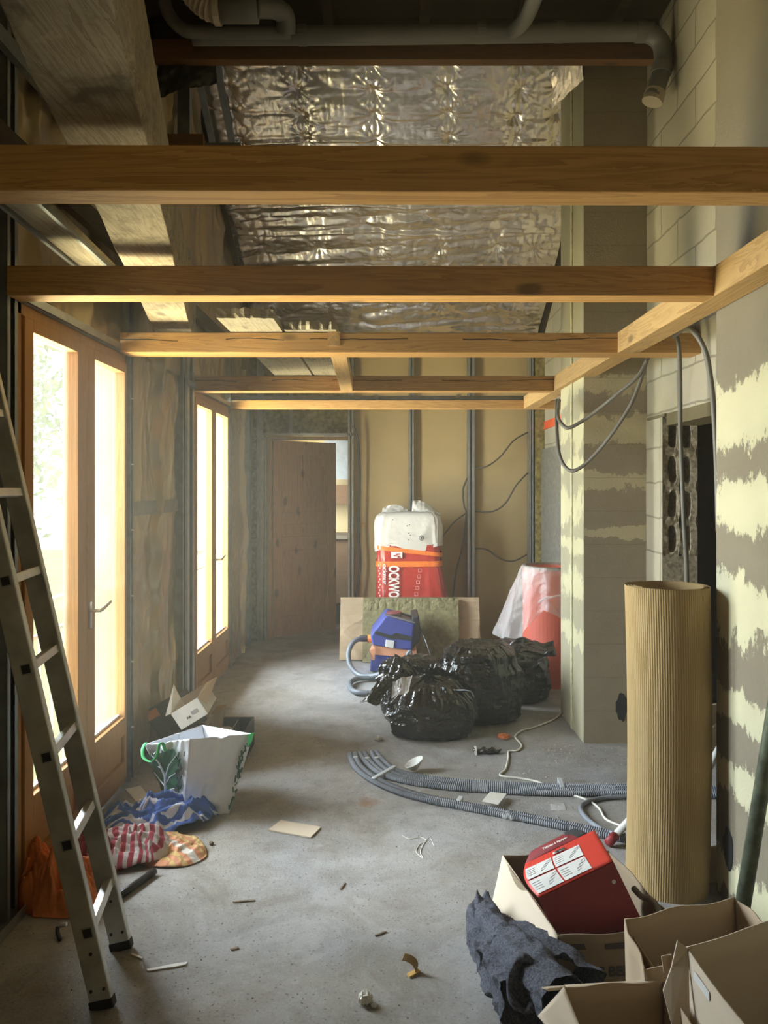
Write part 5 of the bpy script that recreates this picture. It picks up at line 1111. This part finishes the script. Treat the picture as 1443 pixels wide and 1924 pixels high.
for k in range(7):
    h_ = .235 + .272*k; cA = Vector((-.868, 2.327, 0)) + lean_*h_ + wide*.012; cB = Vector((-.915, 2.623, 0)) + lean_*h_ + wide*.012
    MB().obox(cA - wide*.014 - lean_*.014 + Vector((0, .005, 0)), wide*.028, Vector((cB - cA)) + Vector((0, -.005, 0)), lean_*.028).build('rung', M['alu_rung'], ld, bevel=.003)
    c = cA - Vector((0, .014, 0)); mb = MB()
    mb.obox(c - wide*.017 - lean_*.017, wide*.034, Vector((0, .0015, 0)), lean_*.034); sf = mb.build('rung_socket', M['steel'], sA)
    MB().obox(c - wide*.013 - lean_*.013 - Vector((0, .001, 0)), wide*.026, Vector((0, .0012, 0)), lean_*.026).build('recess_shade', M['black_m'], sf)  # flat black plate standing in for the shade inside the rung end

# ============================================================ shopping bag and cartons by the wall
sb = thing('shopping_bag', 'big white woven shopping bag with green handles and a tree print', 'bag', F(375, 1520))
base = [F(310, 1483), F(345, 1534), F(430, 1529), F(405, 1490)]
rim = [P(272, 1399, 3.72), P(358, 1388, 3.60), P(476, 1379, 3.75), P(380, 1362, 4.0)]
def side_(i, j, nm, seed, amp=.018, crease=True, n=40):
    a, b, A_, B_ = [np.array(tuple(q)) for q in (base[i], base[j], rim[i], rim[j])]; S, T = np.meshgrid(np.linspace(0, 1, n), np.linspace(0, 1, n)); S3, T3 = S[..., None], T[..., None]
    G = (a*(1-S3) + b*S3)*(1-T3) + (A_*(1-S3) + B_*S3)*T3; nn = np.cross(b - a, A_ - a); nn /= np.linalg.norm(nn)
    env = np.sin(np.pi*np.clip(S, 0, 1))**.6
    dsp = amp*env*(ridge(S*3, T*3, seed, seed) - .5) + (.02*np.exp(-((S - .5)/.06)**2)*env if crease else 0)*T + amp*.6*env*(ridge(S*8, T*6, 0, seed+4) - .5)
    G = G + nn*dsp[..., None]; return MB().grid(G).build(nm, M['bagw'], sb, smooth=True, solid=.002), (a, b, A_, B_, nn)
f1, fr1 = side_(0, 1, 'printed_side', 21); side_(1, 2, 'front_side', 22); side_(2, 3, 'right_side', 23); side_(3, 0, 'back_side', 24)
MB().panel([Vector(b) + Vector((0, 0, .004)) for b in base], (0, 0, 1), .003).build('bag_bottom', M['bagw'], sb)
a, b, A_, B_, nn = fr1
if nn @ np.array([0, -1.0, 0]) < 0: nn = -nn
def bp(s, t, h=.03): p = (a*(1-s) + b*s)*(1-t) + (A_*(1-s) + B_*s)*t + nn*h; return Vector(p)
g = random.Random(5)
outl = [(.04, .80), (.2, .86), (.45, .9), (.72, .90), (.86, .8), (.78, .62), (.86, .45), (.7, .3), (.72, .12), (.4, .05), (.15, .12), (.08, .4)]
mb = MB(); ctr = bp(.42, .5, .026); ring_ = []
for i in range(len(outl)):
    (s0, t0), (s1, t1) = outl[i], outl[(i+1) % len(outl)]
    for q in range(6): u_ = q/6; ring_.append(bp(s0 + (s1-s0)*u_ + g.uniform(-.04, .04), t0 + (t1-t0)*u_ + g.uniform(-.03, .03), .024))
mb.add([ctr] + ring_, [(0, 1 + i, 1 + (i+1) % len(ring_)) for i in range(len(ring_))]); tp2 = mb.build('tree_print', M['green_d'], sb)
br = MB(); br.tube([bp(.50, .06), bp(.47, .3), bp(.5, .5), bp(.38, .72), bp(.22, .85)], [.009, .008, .006, .004, .002], 6)
for p_ in (((.49, .38), (.62, .5), (.8, .58)), ((.5, .5), (.62, .68), (.82, .84)), ((.42, .62), (.25, .66), (.08, .74)), ((.48, .25), (.65, .32), (.78, .36)), ((.47, .3), (.3, .36), (.12, .5)), ((.30, .78), (.28, .86), (.34, .9))):
    br.tube([bp(s, t, .027) for s, t in p_], [.004, .003, .0015], 5)
br.build('branch_print', M['bagw'], tp2)
for k in range(26):   # leafy specks of the print on the pale edge
    s, t = g.uniform(.78, .98), g.uniform(.05, .85); q = MB(); 
    if k % 13 == 0: q13 = MB()
    q13.tube([bp(s, t, .022), bp(s + g.uniform(-.06, .06), t + g.uniform(.03, .08), .022)], .003, 4)
    if k % 13 == 12: q13.build('twig_print', M['green_d'], sb)
c1, c2, C1, C2 = [np.array(tuple(q)) for q in (base[1], base[2], rim[1], rim[2])]; n2 = np.cross(c2 - c1, C1 - c1); n2 /= np.linalg.norm(n2); n2 = n2 if n2[1] < 0 else -n2
def bq(s, t, h=.015): return Vector((c1*(1-s) + c2*s)*(1-t) + (C1*(1-s) + C2*s)*t + n2*h)
mb = MB()
for k in range(34):
    t = g.uniform(.05, .9); s = g.uniform(.90, 1.0) if t > .2 else .97; mb.tube([bq(s, t), bq(s + g.uniform(-.05, .04), t + g.uniform(.03, .09))], g.uniform(.002, .005), 4)
mb.build('twig_print', M['green_d'], sb)
def strap_(pts, w, nm):
    pts = spline(pts, 10); rows = np.array([[tuple(p + Vector((-w/2, 0, .0))) for p in pts], [tuple(p + Vector((w/2, 0, 0.004))) for p in pts]]); MB().grid(rows).build(nm, M['green'], sb, smooth=True, solid=.002)
strap_([P(274, 1396, 3.71), P(268, 1408, 3.66), P(270, 1425, 3.63), P(284, 1432, 3.60), P(295, 1420, 3.58), P(299, 1400, 3.58), P(305, 1397, 3.59), P(311, 1412, 3.60)], .016, 'handle'); 
MB().panel([P(466, 1380, 3.73), P(478, 1376, 3.74), P(474, 1392, 3.72), P(465, 1404, 3.71)], (0, -1, 0), .005).build('handle', M['green'], sb)
# dark case behind, carton, tray
cs = thing('tool_case', 'black case with an orange label leaning against the foil behind the carton', 'case', (-1.25, 4.5, 0))
o_ = P(310, 1395, 4.45); e1 = Vector((-.20, .10, .26)); e2 = Vector((.17, .06, .11)); e3 = Vector((.06, .12, -.0))
MB().obox(P(308, 1400, 4.5), Vector((-.13, .0, .19)), Vector((.20, .02, .11)), Vector((.03, .12, 0))).build('case_shell', M['black_m'], cs, bevel=.01)
MB().obox(Vector((-1.28, 4.45, .0)), (.22, 0, 0), (0, .25, 0), (0, 0, .18)).build('case_base', M['black_m'], cs, bevel=.01)
q0 = P(308, 1400, 4.5) + Vector((-.13, 0, .19))*.72 + Vector((.20, .02, .11))*.02 - Vector((0, .006, 0))
MB().obox(q0, Vector((-.13, 0, .19))*.22, Vector((.20, .02, .11))*.34, Vector((0, .004, 0))).build('orange_label', M['orange_cloth'], cs)
ct = thing('white_carton', 'open white carton with a barcode label tipped on its corner above the bag', 'carton', P(350, 1370, 4.12))
co = P(341, 1371, 4.12); ex = P(390, 1341, 4.14) - co; ez = P(321, 1341, 4.12) - co; ey = Vector((.02, .12, .05))
def cq(s, t, u): return co + ex*s + ez*t + ey*u
for nm, q4 in (('front_side', [(0,0,0),(1,0,0),(1,1,0),(0,1,0)]), ('right_side', [(1,0,0),(1,0,1),(1,1,1),(1,1,0)]), ('left_side', [(0,0,0),(0,0,1),(0,1,1),(0,1,0)]), ('bottom', [(0,0,0),(1,0,0),(1,0,1),(0,0,1)])):
    MB().grid(np.array([[tuple(cq(*q4[0])), tuple(cq(*q4[1]))], [tuple(cq(*q4[3])), tuple(cq(*q4[2]))]])).build(nm, M['white_card'], ct, solid=.003)
MB().grid(np.array([[tuple(cq(0, 1, 0)), tuple(cq(0, 1, 1))], [tuple(cq(-.25, 1.0, .1)), tuple(cq(-.1, 1.7, 1.3))]])).build('open_flap', M['white_card'], ct, solid=.003)
MB().grid(np.array([[tuple(cq(1, 1, 0)), tuple(cq(1, 1, 1))], [tuple(cq(1.1, .4, .15)), tuple(cq(1.35, .9, 1.2))]])).build('open_flap', M['card'], ct, solid=.003)
MB().grid(np.array([[tuple(cq(0, 0, 1)), tuple(cq(1, 0, 1))], [tuple(cq(0, 1, 1)), tuple(cq(1, 1, 1))]])).build('back_side', M['card_d'], ct, solid=.003)
bc = MB()
for k in range(9): bc.obox(cq(.58 + .028*k, .35, -.03), ex*.014, Vector((0, .001, 0)), ez*.22)
bc.build('barcode', M['ink_g'], ct); text('lettering', 'AR', .02, cq(.36, .30, -.04), ex, ez, M['ink'], ct)
bb = thing('brown_carton', 'small dark brown carton beside the white carton behind the bag', 'carton', (-.98, 4.3, 0))
MB().obox(P(384, 1412, 4.25), P(402, 1408, 4.27) - P(384, 1412, 4.25), Vector((0, .15, 0)), P(396, 1338, 4.27) - P(384, 1408, 4.27)).build('carton_body', M['card_d'], bb); 
MB().box(-1.0, 4.2, .0, -.93, 4.4, .03).build('carton_base', M['card_d'], bb)
tr = thing('tool_tray', 'black plastic tray with dividers at the foot of the wall behind the bag', 'tray', (-.93, 4.5, 0))
za = .17; Y0, Y1, X0_, X1_ = 4.42, 4.72, -1.02, -.83
MB().box(X0_, Y0, 0, X1_, Y0 + .01, za).box(X0_, Y1 - .01, 0, X1_, Y1, za).box(X0_, Y0, 0, X0_ + .01, Y1, za).box(X1_ - .01, Y0, 0, X1_, Y1, za).box(X0_, Y0, 0, X1_, Y1, .02).build('tray_body', M['black_m'], tr, bevel=.003)
MB().box((X0_ + X1_)/2, Y0, 0, (X0_ + X1_)/2 + .006, Y1, za*.95).build('divider', M['black_m'], tr); MB().box(X0_ - .01, Y0 - .012, za - .02, X1_ + .012, Y0, za).build('tray_rim', M['black_m'], tr, bevel=.003)
MB().tube([( -.965, Y0 + .10, .1), (-.965, Y0 + .10, .16)], .04, 18).build('round_cup', M['grey_pl'], tr)

# ============================================================ cloths
def cloth(name, px_c, w, d_, rot, h, seed, mat, label, cat='towel', z0=.0, fold=1.0, bias=0):
    c = F(*px_c); n = 90; S, T = np.meshgrid(np.linspace(-1, 1, n), np.linspace(-1, 1, n)); 
    r = np.maximum(np.abs(S), np.abs(T)); rr = np.sqrt(S*S + T*T) + 1e-6; k = r/rr   # square -> disc
    X = S*k; Y = T*k; rad = 1 + .35*(fbm(np.arctan2(Y, X)*1.0 + 5, 0*X, 0, seed) - .5)*np.clip(rr, 0, 1)
    X, Y = X*rad, Y*rad; e = np.clip(1 - np.sqrt(X*X + Y*Y)**3, 0, 1)
    Hh = h*(e**.55)*(.30 + .95*(ridge(X*1.6 + fbm(X*2, Y*2, 0, seed)*1.5*fold, Y*2.6, 0, seed+1) )**1.2) + bias*e*(1 - X)*.5
    X = X + .10*(fbm(X*3, Y*3, 0, seed + 5) - .5); Y = Y + .14*(ridge(X*2.5, Y*2.5, 1, seed + 6) - .5)*e
    cr, sr = math.cos(rot), math.sin(rot)
    G = np.stack([c.x + w*X*cr - d_*Y*sr, c.y + w*X*sr + d_*Y*cr, z0 + .004 + Hh], -1)
    return tag(MB().grid(G).build(name, M[mat], smooth=True, solid=.004), label, cat)
cloth('beach_towel', (320, 1600), .14, .17, R(50), .035, 303, 'peach_cloth', 'peach and yellow towel lying flat under the striped ones', z0=.001)
cloth('beach_towel', (300, 1548), .27, .17, R(12), .12, 307, 'blue_cloth', 'crumpled blue and white striped towel in front of the shopping bag')
cloth('beach_towel', (240, 1610), .19, .15, R(10), .105, 311, 'red_cloth', 'crumpled red and white striped towel between the blue towel and the ladder')
cloth('orange_cloth', (105, 1690), .12, .2, R(75), .22, 317, 'orange_cloth', 'orange cloth heap in the corner behind the ladder feet', 'cloth')
cloth('dark_cloth', (165, 1625), .12, .17, R(60), .12, 319, 'red_d', 'dark red cloth bundled behind the ladder stiles', 'cloth')
tag(MB().tube([F(212, 1692, .016), F(290, 1637, .016)], .014, 14).build('dark_pipe', M['cable_k'], smooth=True), 'dark pipe lying on the floor under the red striped towel', 'pipe')
cl_ = thing('clamp', 'small metal clamp with a black handle on the floor beside the ladder', 'clamp', F(118, 1745))
MB().tube(spline([F(108, 1742, .02), F(115, 1738, .04), F(125, 1737, .045)], 6), .008, 8).build('clamp_jaw', M['alu_rung'], cl_, smooth=True)
MB().tube(spline([F(109, 1742, .03), F(108, 1752, .02), F(113, 1766, .01)], 6), .007, 8).build('clamp_handle', M['black_m'], cl_, smooth=True)
# flat black patches on the two piers, standing in for shade inside holes
def hole_patch(cx_, cz_, rx, rz, plane, at, nm_lb, seed):
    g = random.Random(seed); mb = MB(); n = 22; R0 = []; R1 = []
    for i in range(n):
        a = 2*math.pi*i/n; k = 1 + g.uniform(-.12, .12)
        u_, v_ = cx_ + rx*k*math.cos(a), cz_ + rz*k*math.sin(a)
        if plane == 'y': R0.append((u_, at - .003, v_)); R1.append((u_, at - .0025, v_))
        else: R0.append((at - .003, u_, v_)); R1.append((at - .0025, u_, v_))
    mb.add(R0, [tuple(range(n))]); o = mb.build('hole_shade_patch', M['black_m']); o['kind'] = 'structure'; return o
p_ = P(1168, 1328, 4.74); hole_patch(p_.x, p_.z, .038, .085, 'y', 4.74, '', 1)
yy = FPX*1.275/(1369 - CX); p_ = P(1369, 1594, yy); hole_patch(p_.y, p_.z, .042, .075, 'x', 1.275, '', 2)

# ============================================================ added volume for the veil of window glare
HAZE = .018
hm_ = bpy.data.materials.new('glare_veil'); hm_.use_nodes = True; ht = hm_.node_tree; ht.nodes.clear()
ho = ht.nodes.new('ShaderNodeOutputMaterial'); hv = ht.nodes.new('ShaderNodeVolumeScatter'); hv.inputs['Density'].default_value = HAZE; hv.inputs['Anisotropy'].default_value = .45
hv.inputs['Color'].default_value = (.97, .93, .78, 1); ht.links.new(hv.outputs[0], ho.inputs['Volume'])
o = MB().box(-1.5, -2.25, -.1, 4.05, 11.05, 5.5).build('glare_haze', hm_, kind='stuff'); tag(o, 'thin bright veil of window glare, added as a volume over the whole room', 'haze', kind='stuff')
